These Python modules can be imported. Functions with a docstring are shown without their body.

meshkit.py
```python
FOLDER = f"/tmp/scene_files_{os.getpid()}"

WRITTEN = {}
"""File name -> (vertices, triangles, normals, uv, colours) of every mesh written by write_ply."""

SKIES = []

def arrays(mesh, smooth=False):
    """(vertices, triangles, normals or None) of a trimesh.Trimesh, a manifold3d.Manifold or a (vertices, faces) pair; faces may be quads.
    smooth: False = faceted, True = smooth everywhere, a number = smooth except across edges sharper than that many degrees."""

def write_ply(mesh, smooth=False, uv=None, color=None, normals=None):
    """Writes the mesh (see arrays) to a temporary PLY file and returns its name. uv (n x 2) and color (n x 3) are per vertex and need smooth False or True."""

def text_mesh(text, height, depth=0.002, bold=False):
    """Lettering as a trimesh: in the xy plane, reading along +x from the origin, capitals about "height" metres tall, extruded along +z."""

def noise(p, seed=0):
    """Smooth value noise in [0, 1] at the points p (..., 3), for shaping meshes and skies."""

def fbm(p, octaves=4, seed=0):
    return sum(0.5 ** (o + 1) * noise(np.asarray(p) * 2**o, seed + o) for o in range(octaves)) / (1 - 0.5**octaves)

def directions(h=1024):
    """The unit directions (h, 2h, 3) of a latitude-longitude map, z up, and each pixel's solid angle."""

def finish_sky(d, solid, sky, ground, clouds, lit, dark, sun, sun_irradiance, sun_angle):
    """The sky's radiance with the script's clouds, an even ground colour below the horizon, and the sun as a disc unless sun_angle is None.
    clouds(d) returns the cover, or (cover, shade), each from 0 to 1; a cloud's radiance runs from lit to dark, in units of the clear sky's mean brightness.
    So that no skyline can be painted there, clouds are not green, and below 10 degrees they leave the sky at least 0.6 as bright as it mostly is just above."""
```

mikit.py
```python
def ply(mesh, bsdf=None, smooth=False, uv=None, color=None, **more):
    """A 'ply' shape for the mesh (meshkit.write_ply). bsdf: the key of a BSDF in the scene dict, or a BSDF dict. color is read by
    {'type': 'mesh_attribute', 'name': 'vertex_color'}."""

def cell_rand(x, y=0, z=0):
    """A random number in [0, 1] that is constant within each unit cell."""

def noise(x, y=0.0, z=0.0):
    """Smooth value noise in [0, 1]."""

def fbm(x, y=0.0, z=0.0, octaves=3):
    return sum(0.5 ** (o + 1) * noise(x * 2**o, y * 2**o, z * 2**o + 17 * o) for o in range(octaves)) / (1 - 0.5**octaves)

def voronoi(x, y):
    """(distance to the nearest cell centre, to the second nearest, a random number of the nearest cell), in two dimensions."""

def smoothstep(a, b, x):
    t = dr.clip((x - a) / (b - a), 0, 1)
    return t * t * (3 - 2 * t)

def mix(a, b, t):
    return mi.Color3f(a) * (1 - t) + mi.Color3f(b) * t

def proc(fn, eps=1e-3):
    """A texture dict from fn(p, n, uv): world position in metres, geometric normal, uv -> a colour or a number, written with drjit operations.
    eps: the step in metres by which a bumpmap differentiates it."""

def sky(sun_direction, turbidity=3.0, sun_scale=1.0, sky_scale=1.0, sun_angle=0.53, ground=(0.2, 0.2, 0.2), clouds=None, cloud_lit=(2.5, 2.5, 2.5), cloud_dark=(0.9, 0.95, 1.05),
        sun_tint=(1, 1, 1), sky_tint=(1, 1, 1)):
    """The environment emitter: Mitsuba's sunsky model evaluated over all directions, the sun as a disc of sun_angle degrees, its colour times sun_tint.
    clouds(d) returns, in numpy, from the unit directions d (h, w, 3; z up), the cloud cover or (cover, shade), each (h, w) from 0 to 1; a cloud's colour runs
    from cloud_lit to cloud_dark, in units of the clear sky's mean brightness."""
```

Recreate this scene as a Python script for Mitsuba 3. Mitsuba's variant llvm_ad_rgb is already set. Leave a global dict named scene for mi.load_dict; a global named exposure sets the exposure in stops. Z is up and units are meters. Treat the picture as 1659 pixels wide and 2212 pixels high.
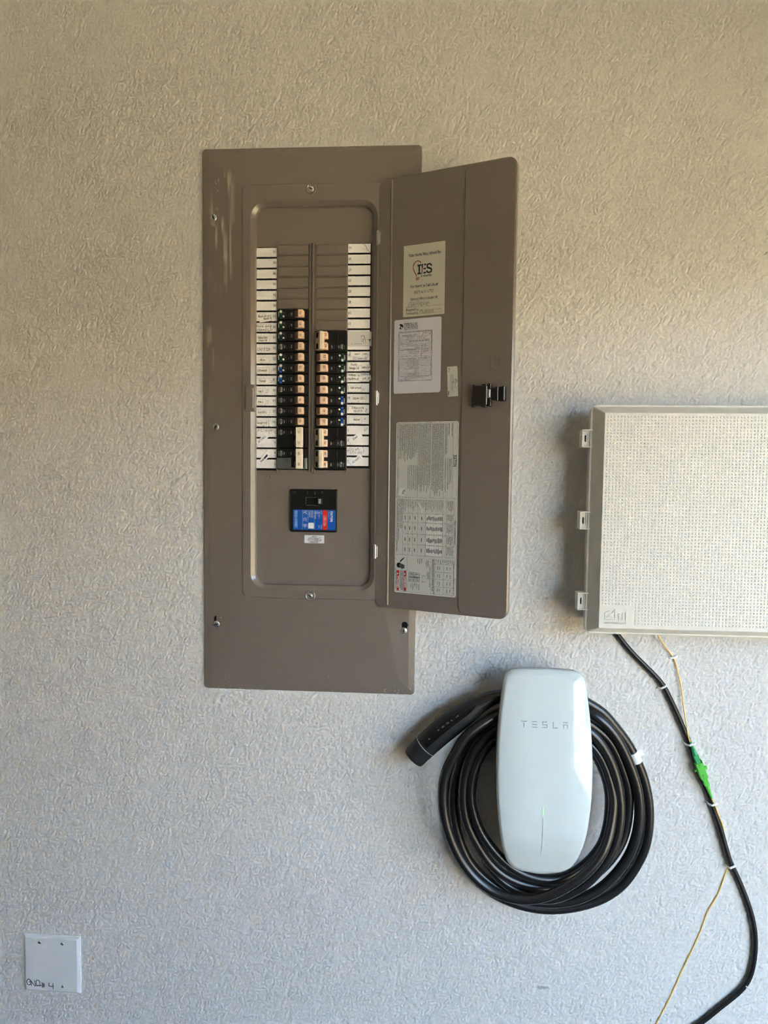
import math
import numpy as np, trimesh, drjit as dr, mitsuba as mi
import shapely.geometry as sg
import shapely.affinity as sa
from shapely.ops import unary_union
from scipy.interpolate import CubicSpline
import meshkit, mikit
from mikit import proc, noise, fbm, cell_rand, smoothstep, mix, ply

T = mi.ScalarTransform4f
scene, labels = {}, {}
exposure = 6.3

# ------------------------------------------------------------------ camera, sky, sun
IMG_W, IMG_H, FOCAL = 1659.0, 2212.0, 1534.0          # the photograph's frame and focal length in pixels
CAM = np.array([0.2263, -1.2775, 1.3733])
PITCH, ROLL, YAW = -0.06061, -0.01128, 0.07058


def cam_matrix():
    cx, sx, cy, sy, cz, sz = math.cos(PITCH), math.sin(PITCH), math.cos(ROLL), math.sin(ROLL), math.cos(YAW), math.sin(YAW)
    rz = np.array([[cz, -sz, 0], [sz, cz, 0], [0, 0, 1]])
    rx = np.array([[1, 0, 0], [0, cx, -sx], [0, sx, cx]])
    ry = np.array([[cy, 0, sy], [0, 1, 0], [-sy, 0, cy]])
    return rz @ rx @ ry                                # columns: right, forward, up


CM = cam_matrix()
scene['camera'] = {'type': 'perspective', 'fov': math.degrees(2 * math.atan(IMG_W / 2 / FOCAL)), 'fov_axis': 'x', 'near_clip': 0.02, 'far_clip': 500.0,
                   'to_world': T().look_at(origin=CAM.tolist(), target=(CAM + CM[:, 1]).tolist(), up=CM[:, 2].tolist())}
SUN = (-0.152, -0.46, 0.86)                             # high, along the house front: the drive is in the sun, the garage is not
scene['sky'] = mikit.sky(SUN, turbidity=3.0, sun_scale=1.0, sky_scale=1.0, ground=(0.22, 0.2, 0.16), sun_tint=(0.98, 1.025, 1.0), sky_tint=(1.08, 1.0, 0.85))


def at(u, v, y=0.0):
    """The point of the scene's plane y that the photograph shows at pixel (u, v): measurements are turned into metres with it."""
    d = CM @ np.array([(u - IMG_W / 2) / FOCAL, 1, (IMG_H / 2 - v) / FOCAL])
    return CAM + (y - CAM[1]) / d[1] * d


# ------------------------------------------------------------------ helpers
def lin(r, g, b):
    c = np.array([r, g, b], float) / 255
    return np.where(c < 0.04045, c / 12.92, ((c + 0.055) / 1.055) ** 2.4).tolist()


def rgb(c):
    return {'type': 'rgb', 'value': list(map(float, c))}


def material(key, color, rough=0.5, metal=0.0, spec=0.5, coat=0.0, bump=None, bscale=1.0, eps=2e-4):
    b = {'type': 'principled', 'base_color': color if isinstance(color, dict) else rgb(color), 'roughness': rough, 'metallic': metal, 'specular': spec}
    if coat:
        b.update(clearcoat=coat, clearcoat_gloss=0.95)
    if bump is not None:
        b = {'type': 'bumpmap', 'texture': proc(bump, eps), 'scale': bscale, 'bsdf': b}
    scene[key] = {'type': 'twosided', 'bsdf': b}
    return key


count = {}


def numbered(base):
    n = count.get(base, 0)
    count[base] = n + 1
    return base if n == 0 else f'{base}_{n:03d}'


def add(name, shape, parent=None, label=None, category=None, group=None, kind=None):
    """One entry of the scene; a taken name gets the next number. shape: a ply dict."""
    key = numbered(name if parent is None else f'{parent}__{name}')
    scene[key] = dict(shape)
    say(key, label, category, group, kind)
    return key


def say(key, label=None, category=None, group=None, kind=None):
    d = {k: v for k, v in (('label', label), ('category', category), ('group', group), ('kind', kind)) if v}
    if d:
        labels[key] = d


def thing(name, label, category, group=None):
    key = numbered(name)
    say(key, label, category, group)
    return key


def moved(shape, m):
    return {**shape, 'to_world': m}


def cat(*ms):
    return trimesh.util.concatenate([m for m in ms])


def tri(poly):
    """A shapely polygon as flat triangles (vertices n x 2, faces)."""
    vs, fs, n = [], [], 0
    for g in getattr(poly, 'geoms', [poly]):
        if g.is_empty or g.area < 1e-14:
            continue
        v, f = trimesh.creation.triangulate_polygon(g, engine='earcut')
        v, f = np.asarray(v)[:, :2], np.asarray(f)
        a = v[f]
        area = (a[:, 1, 0] - a[:, 0, 0]) * (a[:, 2, 1] - a[:, 0, 1]) - (a[:, 2, 0] - a[:, 0, 0]) * (a[:, 1, 1] - a[:, 0, 1])
        f[area < 0] = f[area < 0][:, ::-1]
        vs.append(v), fs.append(f + n)
        n += len(v)
    return (np.vstack(vs), np.vstack(fs)) if vs else (np.zeros((0, 2)), np.zeros((0, 3), int))


def slab(poly, y0, y1):
    """A polygon in the xz plane extruded from y0 (back) to y1 (front, smaller y)."""
    out = []
    for g in getattr(poly, 'geoms', [poly]):
        m = trimesh.creation.extrude_polygon(g, y0 - y1, engine='earcut')
        v = np.array(m.vertices)
        out.append(trimesh.Trimesh(np.stack([v[:, 0], y0 - v[:, 2], v[:, 1]], 1), m.faces, process=False))
    return cat(*out)


def box(x0, x1, y0, y1, z0, z1, c=0.0):
    """A box between the limits, its edges chamfered by c."""
    ys = sorted((y0, y1))
    if c <= 0:
        m = trimesh.creation.box([x1 - x0, ys[1] - ys[0], z1 - z0])
        m.apply_translation([(x0 + x1) / 2, (ys[0] + ys[1]) / 2, (z0 + z1) / 2])
        return m
    pts = []
    for x, sx in ((x0, 1), (x1, -1)):
        for y, sy in ((ys[0], 1), (ys[1], -1)):
            for z, sz in ((z0, 1), (z1, -1)):
                pts += [(x, y + sy * c, z + sz * c), (x + sx * c, y, z + sz * c), (x + sx * c, y + sy * c, z)]
    return trimesh.convex.convex_hull(np.array(pts))


def rrect(x0, x1, z0, z1, r, k=7):
    """A rounded rectangle as 4k points, counter-clockwise, always in the same order."""
    p = []
    for cx, cz, a in ((x1 - r, z0 + r, -90), (x1 - r, z1 - r, 0), (x0 + r, z1 - r, 90), (x0 + r, z0 + r, 180)):
        for t in np.linspace(0, 90, k):
            p.append((cx + r * math.cos(math.radians(a + t)), cz + r * math.sin(math.radians(a + t))))
    return np.array(p)


def loft(rings, cap0=True, cap1=True):
    """Closed rings (each n x 3) joined into a surface; caps are fans from the ring's middle."""
    n, vs, fs = len(rings[0]), np.vstack(rings), []
    i = np.arange(n)
    j = (i + 1) % n
    for k in range(len(rings) - 1):
        a, b = k * n, (k + 1) * n
        fs += [np.stack([a + i, a + j, b + j], 1), np.stack([a + i, b + j, b + i], 1)]
    for on, r, flip in ((cap0, 0, True), (cap1, len(rings) - 1, False)):
        if on:
            vs = np.vstack([vs, rings[r].mean(0)])
            f = np.stack([r * n + i, r * n + j, np.full(n, len(vs) - 1)], 1)
            fs.append(f[:, ::-1] if flip else f)
    return trimesh.Trimesh(vs, np.vstack(fs), process=False)


def ring3(p2, y):
    p2 = np.asarray(p2)
    return np.stack([p2[:, 0], np.full(len(p2), y) if np.isscalar(y) else y, p2[:, 1]], 1)


def plate(steps, r, k=7, cap0=True, cap1=True):
    """Rings (x0, x1, z0, z1, y[, radius]) of rounded rectangles lofted from back to front."""
    return loft([ring3(rrect(*s[:4], s[5] if len(s) > 5 else r, k), s[4]) for s in steps], cap0, cap1)


def frames(path):
    t = np.gradient(path, axis=0)
    t /= np.linalg.norm(t, axis=1, keepdims=True)
    up = np.array([0, 1.0, 0]) if abs(t[0, 1]) < 0.9 else np.array([1.0, 0, 0])
    n = [np.cross(np.cross(t[0], up), t[0])]
    for a in t[1:]:
        w = n[-1] - a * (n[-1] @ a)
        n.append(w)
        n[-1] = n[-1] / np.linalg.norm(n[-1])
    n = np.array(n)
    n[0] /= np.linalg.norm(n[0])
    return t, n, np.cross(t, n)


def tube(path, r, n=12, ry=None):
    """A tube along the path; r and ry may vary along it (ry: half-size along the first normal)."""
    path = np.asarray(path, float)
    _, a, b = frames(path)
    r = np.broadcast_to(r, len(path))
    ry = r if ry is None else np.broadcast_to(ry, len(path))
    ang = np.arange(n) * 2 * math.pi / n
    rings = [p + np.outer(np.cos(ang), u) * s2 + np.outer(np.sin(ang), w) * s for p, u, w, s, s2 in zip(path, a, b, r, ry)]
    return loft(rings)


def spline(pts, step=0.006):
    pts = np.asarray(pts, float)
    s = np.r_[0, np.cumsum(np.sqrt(np.linalg.norm(np.diff(pts, axis=0), axis=1)))]
    c = CubicSpline(s, pts)
    fine = c(np.linspace(0, s[-1], 4000))
    d = np.r_[0, np.cumsum(np.linalg.norm(np.diff(fine, axis=0), axis=1))]
    at_ = np.linspace(0, d[-1], max(8, int(d[-1] / step)))
    return np.stack([np.interp(at_, d, fine[:, k]) for k in range(3)], 1)


def disc(cx, cz, r, n=20):
    return sg.Polygon([(cx + r * math.cos(a), cz + r * math.sin(a)) for a in np.arange(n) * 2 * math.pi / n])


def rect(x0, z0, x1, z1):
    return sg.box(min(x0, x1), min(z0, z1), max(x0, x1), max(z0, z1))


# lettering -------------------------------------------------------------------------------------
_glyphs = {}


def letters(text, h, bold=False):
    """Flat lettering: (vertices n x 2 in metres, faces, width)."""
    key = (text, bold)
    if key not in _glyphs:
        m = meshkit.text_mesh(text, 1.0, 0.1, bold)
        up = m.face_normals[:, 2] > 0.5
        f = m.faces[up]
        used, inv = np.unique(f, return_inverse=True)
        _glyphs[key] = (np.array(m.vertices)[used][:, :2], inv.reshape(-1, 3))
    v, f = _glyphs[key]
    return v * h, f, (v[:, 0].max() if len(v) else 0) * h


PEN = {'A': '00 26 40;12 32', 'B': '00 06 35 33 03;33 41 30 00', 'C': '45 26 04 02 20 41', 'D': '00 06 36 44 42 20 00', 'E': '46 06 00 40;03 33', 'F': '46 06 00;03 33',
       'G': '45 26 04 01 20 41 43 23', 'H': '00 06;40 46;03 43', 'I': '20 26', 'K': '00 06;46 03 40', 'L': '06 00 40', 'M': '00 06 23 46 40', 'N': '00 06 40 46', 'O': '20 02 04 26 44 42 20',
       'P': '00 06 36 44 33 03', 'R': '00 06 36 44 33 03;23 40', 'S': '45 26 05 13 32 41 20 01', 'T': '06 46;26 20', 'U': '06 01 20 41 46', 'V': '06 20 46', 'W': '06 10 24 30 46', 'Y': '06 23 46;23 20',
       'a': '34 14 02 11 30;34 31 40', 'b': '06 00 31 33 03', 'c': '34 14 02 10 31', 'd': '33 03 01 30;36 30', 'e': '02 33 24 04 01 20 31', 'f': '35 26 15 10;03 33', 'h': '06 00;03 24 33 30', 'i': '14 10;16 15', 'l': '16 10 20',
       'm': '00 04;03 14 20;23 34 40', 'n': '00 04 03 24 33 30', 'o': '14 02 10 31 33 14', 'r': '00 04;02 24 33', 's': '34 04 13 31 10 00', 't': '26 20 30;04 34', 'u': '04 01 20 34;34 30', 'w': '04 10 23 30 44', 'x': '00 34;04 30', 'y': '04 21;44 00', 'g': '33 14 02 21 34 3a',
       '0': '20 02 04 26 44 42 20', '1': '15 26 20', '2': '05 26 45 33 00 40', '3': '05 26 45 23 42 20 01', '4': '06 03 43;46 40', '5': '46 06 03 33 41 20 00', '6': '36 13 02 20 41 33 13', '7': '06 46 10', '8': '23 04 26 44 23 02 20 42 23', '9': '43 14 05 26 44 20',
       '#': '10 16;30 36;02 42;04 44', '&': '40 05 26 34 01 20 43', "'": '16 14', '-': '03 33', '/': '00 46', '?': '05 26 45 23 22;20 20', '.': '10 11', '(': '36 13 30'}


def pen(text, h, w, slant=0.15, seed=1, wob=0.35, gap=1.5, join=False):
    """Handwriting: pen strokes as one flat shape of capital height h and line width w, from the origin to the right."""
    rng, x, s, parts = np.random.default_rng(seed), 0.0, h / 6, []
    for ch in text:
        if ch == ' ':
            x += 3 * s
            continue
        low = ch.islower()
        for stroke in PEN[ch].split(';'):
            p = np.array([[int(q[0]), -1.0 if q[1] == 'a' else int(q[1])] for q in stroke.split()], float) * s
            p += rng.normal(0, wob * s * 0.55, p.shape)
            if len(p) > 2 and not ch.isdigit() or len(p) > 3:
                t = np.arange(len(p))
                tt = np.linspace(0, len(p) - 1, 4 * len(p))
                q = CubicSpline(t, p)(tt)
                lp = np.stack([np.interp(tt, t, p[:, k]) for k in (0, 1)], 1)
                p = 0.55 * q + 0.45 * lp
            p = p + [x, 0]
            p[:, 0] += slant * p[:, 1]
            parts.append(sg.LineString(p).buffer(w / 2, quad_segs=2))
        x += (4 if not low else 3.4) * s * 1.0 + gap * s
    return unary_union(parts).simplify(w * 0.08)


class Print:
    """Flat print on a sheet: pieces in the sheet's own millimetres, layered 0.06 mm apart, one mesh with a colour per vertex."""

    def __init__(self, place):
        self.place, self.v, self.f, self.c, self.n = place, [], [], [], 0

    def raw(self, v2, f, color, lift):
        self.v.append(self.place(np.asarray(v2, float), lift))
        self.f.append(np.asarray(f) + self.n)
        self.c.append(np.tile(color, (len(v2), 1)))
        self.n += len(v2)

    def poly(self, p, color, lift=1):
        v, f = tri(p)
        if len(v):
            self.raw(v, f, color, lift)

    def rects(self, items, color, lift=1):
        """Many rectangles (x0, z0, x1, z1) at once."""
        a = np.asarray(items, float).reshape(-1, 4)
        v = np.stack([a[:, [0, 1]], a[:, [2, 1]], a[:, [2, 3]], a[:, [0, 3]]], 1).reshape(-1, 2)
        i = np.arange(len(a))[:, None] * 4
        self.raw(v, np.vstack([i + [0, 1, 2], i + [0, 2, 3]]), color, lift)

    def line(self, pts, w, color, lift=1):
        self.poly(sg.LineString(pts).buffer(w / 2, cap_style='flat', join_style='mitre'), color, lift)

    def text(self, s, x, z, h, color, rot=0, anchor='l', lift=1, bold=False, squeeze=1.0, width=None):
        v, f, w = letters(s, h, bold)
        if width:
            squeeze = width / w
        v = v * [squeeze, 1] - [{'l': 0, 'c': 0.5, 'r': 1}[anchor] * w * squeeze, 0]
        self.turned(v, f, x, z, rot, color, lift)

    def turned(self, v, f, x, z, rot, color, lift):
        c, s_ = math.cos(math.radians(rot)), math.sin(math.radians(rot))
        self.raw(v @ np.array([[c, s_], [-s_, c]]) + [x, z], f, color, lift)

    def hand(self, s, x, z, h, w, color, rot=0, lift=1, **k):
        v, f = tri(pen(s, h, w, **k))
        self.turned(v, f, x, z, rot, color, lift)

    def sheet(self, p, color, thick=0.15):
        """The paper: its face at lift 0 and its rim down to the surface below."""
        self.poly(p, color, 0)
        for g in getattr(p, 'geoms', [p]):
            e = np.array(g.exterior.coords)[:-1]
            n = len(e)
            top, low = self.place(e, 0), self.place(e, -thick / 0.06)
            i = np.arange(n)
            j = (i + 1) % n
            self.v.append(np.vstack([top, low]))
            f = np.vstack([np.stack([i, n + i, n + j], 1), np.stack([i, n + j, j], 1)])
            self.f.append(f + self.n)
            self.c.append(np.tile(color, (2 * n, 1)))
            self.n += 2 * n

    def shape(self, bsdf='printed'):
        return ply((np.vstack(self.v), np.vstack(self.f)), bsdf, False, color=np.vstack(self.c))


def on_xz(x0, z0, y):
    """Sheet millimetres -> a plane of constant y, facing the room; (x0, z0) is the sheet's origin."""
    return lambda v, lift: np.stack([x0 + v[:, 0] / 1000, np.full(len(v), y - lift * 0.00006), z0 + v[:, 1] / 1000], 1)


BLACK, INK, WHITE, PAPER = lin(18, 18, 20), lin(30, 30, 36), lin(235, 235, 232), lin(240, 240, 243)
PENBLUE = lin(28, 30, 70)


def microtext(pr, x0, x1, tops, h, color, rng, rot, fill=(0.7, 1.0), lift=1, word=(1.2, 4.0), gap=0.5):
    """Lines of print too small to read: words as bars. rot -90: lines run down the sheet, each line is an x position, x0/x1 are the z limits."""
    items = []
    for t in tops:
        a, end = x0, x0 + (x1 - x0) * rng.uniform(*fill)
        while a < end:
            b = min(a + rng.uniform(*word), end)
            items.append((a, t, b, t + h) if rot == 0 else (t, -b, t + h, -a))
            a = b + gap
    pr.rects(items, color, lift)


# ------------------------------------------------------------------ materials
def wall_color(p, n, uv):
    t = fbm(p.x * 6, p.z * 6, 1.0)
    base = mix((0.60, 0.585, 0.565), (0.64, 0.63, 0.61), t) * (0.94 + 0.12 * noise(p.x * 520, p.z * 470, 3.0))

    def spot(x, z, rx, rz):
        return 1 - smoothstep(0.3, 1.0, dr.square((p.x - x) / rx) + dr.square((p.z - z) / rz) + 0.8 * (noise(p.x * 300, p.z * 300) - 0.5))
    on = p.y < 0.004
    m = 0.45 * spot(0.440, 0.418, 0.016, 0.004) + 0.5 * spot(-0.2325, 0.6588, 0.008, 0.0013)
    return mix(base, (0.12, 0.12, 0.12), dr.select(on, dr.clip(m, 0, 1), 0))


scene['wall_paint'] = {'type': 'principled', 'base_color': proc(wall_color), 'roughness': 0.55, 'specular': 0.35}
scene['plain_paint'] = {'type': 'twosided', 'bsdf': {'type': 'diffuse', 'reflectance': rgb((0.50, 0.485, 0.46))}}
scene['ceiling_paint'] = {'type': 'twosided', 'bsdf': {'type': 'diffuse', 'reflectance': rgb((0.72, 0.71, 0.69))}}
scene['concrete'] = {'type': 'twosided', 'bsdf': {'type': 'diffuse', 'reflectance': proc(lambda p, n, uv: mix((0.055, 0.05, 0.045), (0.08, 0.075, 0.07), fbm(p.x * 2, p.y * 2, 0.0)))}}
scene['drive_concrete'] = {'type': 'twosided', 'bsdf': {'type': 'diffuse', 'reflectance': proc(lambda p, n, uv: mix((0.165, 0.143, 0.100), (0.20, 0.174, 0.122), fbm(p.x * 1.5, p.y * 1.5, 0.0)))}}
scene['house_stone'] = {'type': 'twosided', 'bsdf': {'type': 'diffuse', 'reflectance': rgb((0.36, 0.30, 0.21))}}
TAUPE = np.array([0.172, 0.146, 0.124])


def cover_color(p, n, uv):
    x, z = p.x, p.z - 1.45
    base = mi.Color3f(TAUPE.tolist())
    # dusty smears at the top left
    band = smoothstep(-0.185, -0.17, x) * (1 - smoothstep(-0.15, -0.13, x)) * smoothstep(0.22, 0.30, z) * (1 - smoothstep(0.43, 0.455, z))
    smear = smoothstep(0.38, 0.80, noise(x * 260, z * 22, 4.0)) * smoothstep(0.25, 0.6, noise(x * 60, z * 18, 8.0)) * band
    low = smoothstep(-0.19, -0.185, x) * (1 - smoothstep(-0.175, -0.165, x)) * smoothstep(0.0, 0.1, z) * (1 - smoothstep(0.2, 0.3, z)) * smoothstep(0.6, 0.9, noise(x * 200, z * 25, 2.0)) * 0.5
    c = mix(base, (0.42, 0.37, 0.31), dr.clip(smear * 1.0 + low * 0.8, 0, 1))
    # white specks of wall paint: along the edges, more at the bottom
    edge = dr.maximum(smoothstep(-0.45, -0.485, z), 0.55 * smoothstep(0.479, 0.487, z))
    speck = smoothstep(0.90, 0.96, noise(x * 420, z * 420, 1.0)) * edge * smoothstep(0.45, 0.75, noise(x * 25, z * 25, 7.0))
    col = smoothstep(0.80, 0.9, noise(x * 500, z * 300, 3.0)) * (1 - smoothstep(0.001, 0.003, dr.abs(x + 0.163))) * smoothstep(-0.385, -0.38, z) * (1 - smoothstep(-0.35, -0.345, z))
    dust = smoothstep(0.975, 0.99, noise(x * 600, z * 600, 5.0)) * 0.35
    top = smoothstep(0.80, 0.9, noise(x * 480, z * 480, 6.0)) * (1 - smoothstep(0.002, 0.005, dr.abs(x + 0.168))) * smoothstep(0.375, 0.39, z) * (1 - smoothstep(0.43, 0.44, z)) * 0.8
    return mix(c, (0.74, 0.73, 0.70), dr.clip(speck + col + dust + top, 0, 1))


def door_color(p, n, uv):
    dust = smoothstep(0.955, 0.985, noise(p.x * 560, p.z * 520, 5.0)) * smoothstep(1.62, 1.15, p.z) * 0.45
    return mix(mi.Color3f(TAUPE.tolist()), (0.6, 0.57, 0.52), dust)


FINE = lambda p, n, uv: noise(p.x * 900, p.z * 900, p.y * 900)
for key, col in (('cover_metal', proc(cover_color)), ('door_metal', proc(door_color)), ('taupe_metal', rgb(TAUPE))):
    material(key, col, 0.26, 0.0, 1.0, bump=FINE, bscale=0.00005, eps=3e-4)
material('printed', {'type': 'mesh_attribute', 'name': 'vertex_color'}, 0.5, spec=0.35)
material('glossy_print', {'type': 'mesh_attribute', 'name': 'vertex_color'}, 0.3, spec=0.5)
material('zinc', (0.80, 0.80, 0.79), 0.38, 1.0)
material('galvanized', proc(lambda p, n, uv: mix((0.30, 0.33, 0.32), (0.48, 0.52, 0.51), noise(p.x * 140, p.z * 140))), 0.35, 1.0)
material('steel_pin', (0.78, 0.74, 0.68), 0.3, 1.0)
material('black_plastic', lin(15, 15, 16), 0.42, spec=0.4)
material('black_gap', lin(12, 12, 12), 0.7, spec=0.2)
material('slot_black', lin(10, 9, 8), 0.7, spec=0.2)
material('tan_plastic', lin(240, 208, 182), 0.45, spec=0.4)
material('brown_plastic', lin(132, 102, 82), 0.5, spec=0.3)
material('drab_plastic', lin(150, 138, 118), 0.5, spec=0.3)
material('cream_plastic', lin(238, 226, 205), 0.45, spec=0.4)
material('white_plastic', lin(238, 240, 232), 0.4, spec=0.4)
material('green_block', lin(14, 66, 48), 0.45)
material('blue_block', lin(20, 84, 176), 0.45)
material('box_plastic', (0.66, 0.64, 0.585), 0.42, spec=0.4)
material('plate_plastic', (0.66, 0.67, 0.69), 0.28, spec=0.5)
material('latch_black', lin(34, 30, 28), 0.25, spec=0.6)
material('rubber', lin(24, 24, 26), 0.29, spec=0.6)
material('cable_black', lin(25, 25, 27), 0.38, spec=0.45)
material('handle_black', lin(30, 32, 34), 0.5, spec=0.4)
material('gloss_black', lin(16, 16, 18), 0.15, spec=0.5)
material('charger_back', lin(150, 156, 160), 0.4)
material('logo_grey', lin(158, 166, 170), 0.35)
material('letter_grey', lin(120, 124, 128), 0.4)
material('line_grey', lin(228, 236, 240), 0.35)
material('fiber_yellow', lin(236, 190, 92), 0.4)
material('green_bright', lin(76, 180, 60), 0.4)
material('green_deep', lin(34, 150, 92), 0.4)
material('staple_white', lin(232, 232, 232), 0.4)
material('tag_white', lin(232, 238, 245), 0.4)
material('caulk', (0.68, 0.68, 0.67), 0.5)
scene['charger_glass'] = {'type': 'plastic', 'diffuse_reflectance': rgb((0.80, 0.84, 0.845)), 'int_ior': 1.52, 'nonlinear': True}

# ------------------------------------------------------------------ the garage
PZ = 1.45                                              # height of the panel's middle
hole = rect(-0.115, PZ - 0.30, 0.123, PZ + 0.395)
XL, XR, YF, ZC = -3.0, 1.49, -6.4, 2.75
TX0, TX1, TZ0, TZ1 = -0.64, 0.89, 0.25, 2.24            # the stretch of wall near enough to show its orange-peel texture: real relief
wall = slab(sg.box(XL - 0.12, -0.05, XR + 0.12, ZC).difference(sg.box(TX0, TZ0, TX1, TZ1)), 0.12, 0.0)


def relief(step=0.0015):
    nx, nz = int((TX1 - TX0) / step) + 1, int((TZ1 - TZ0) / step) + 1
    x, z = np.meshgrid(np.linspace(TX0, TX1, nx), np.linspace(TZ0, TZ1, nz))
    p = np.stack([x, z, np.zeros_like(x)], -1)
    warp = (meshkit.noise(p * 120, 1)[..., None] - 0.5) * [0.006, 0.004, 0] + (meshkit.noise(p * 110, 2)[..., None] - 0.5) * [0.003, 0.006, 0]
    q = p + warp
    a, b, c = meshkit.noise(q * 330, 3), meshkit.noise(q * 540, 4), meshkit.noise(q * 120, 5)
    t = np.clip((a - 0.25) / 0.5, 0, 1)
    h = 0.60 * t * t * (3 - 2 * t) + 0.45 * b + 0.40 * c
    rim = np.minimum.reduce([x - TX0, TX1 - x, z - TZ0, TZ1 - z])
    y = (0.0006 - 0.0015 * h) * np.clip(rim / 0.02, 0, 1)
    v = np.stack([x, y, z], -1).reshape(-1, 3)
    i = np.arange(nx * nz).reshape(nz, nx)
    a_, b_, c_, d_ = i[:-1, :-1].ravel(), i[:-1, 1:].ravel(), i[1:, 1:].ravel(), i[1:, :-1].ravel()
    hx0, hz0, hx1, hz1 = hole.bounds
    mid = (v[a_] + v[c_]) / 2
    keep = ~((mid[:, 0] > hx0) & (mid[:, 0] < hx1) & (mid[:, 2] > hz0) & (mid[:, 2] < hz1))
    f = np.concatenate([np.stack([a_, b_, c_], 1)[keep], np.stack([a_, c_, d_], 1)[keep]])
    return trimesh.Trimesh(v, f, process=False)


add('wall_back', ply(cat(wall, relief()), 'wall_paint', True), label='light textured garage wall that carries the panel and the charger', kind='structure')
add('floor', ply(box(XL, XR + 0.12, YF, 0.0, -0.05, 0.0), 'concrete'), label='grey concrete garage floor', kind='structure')
add('ceiling', ply(box(XL, XR, YF, 0.0, ZC, ZC + 0.08), 'ceiling_paint'), label='white garage ceiling', kind='structure')
add('wall_left', ply(box(XL - 0.12, XL, YF, 0.0, 0.0, ZC), 'plain_paint'), label='light wall on the left', kind='structure')
add('wall_front', ply(box(XL, XR, YF - 0.12, YF, 0.0, ZC), 'plain_paint'), label='light wall behind the viewer', kind='structure')
DY0, DY1, DZ = -0.48, -3.17, 2.15                        # the open garage door
right = cat(box(XR, XR + 0.12, DY0, 0.0, 0.0, ZC), box(XR, XR + 0.12, YF, DY1, 0.0, ZC), box(XR, XR + 0.12, DY1, DY0, DZ, ZC))
add('wall_right', ply(right, 'plain_paint'), label='light wall around the open garage door', kind='structure')
add('driveway', ply(box(XR + 0.12, 30, -30, 24, -0.12, -0.02), 'drive_concrete'), label='sunlit concrete driveway outside', kind='structure')
add('door_1', ply(cat(*[box(XR + .02, XR + .06, DY1 + .005, DY0 - .005, DZ - .333 + .167 * k, DZ - .170 + .167 * k, .006) for k in range(2)]), 'plain_paint'), label='lowest section of the raised garage door', kind='structure')
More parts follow.
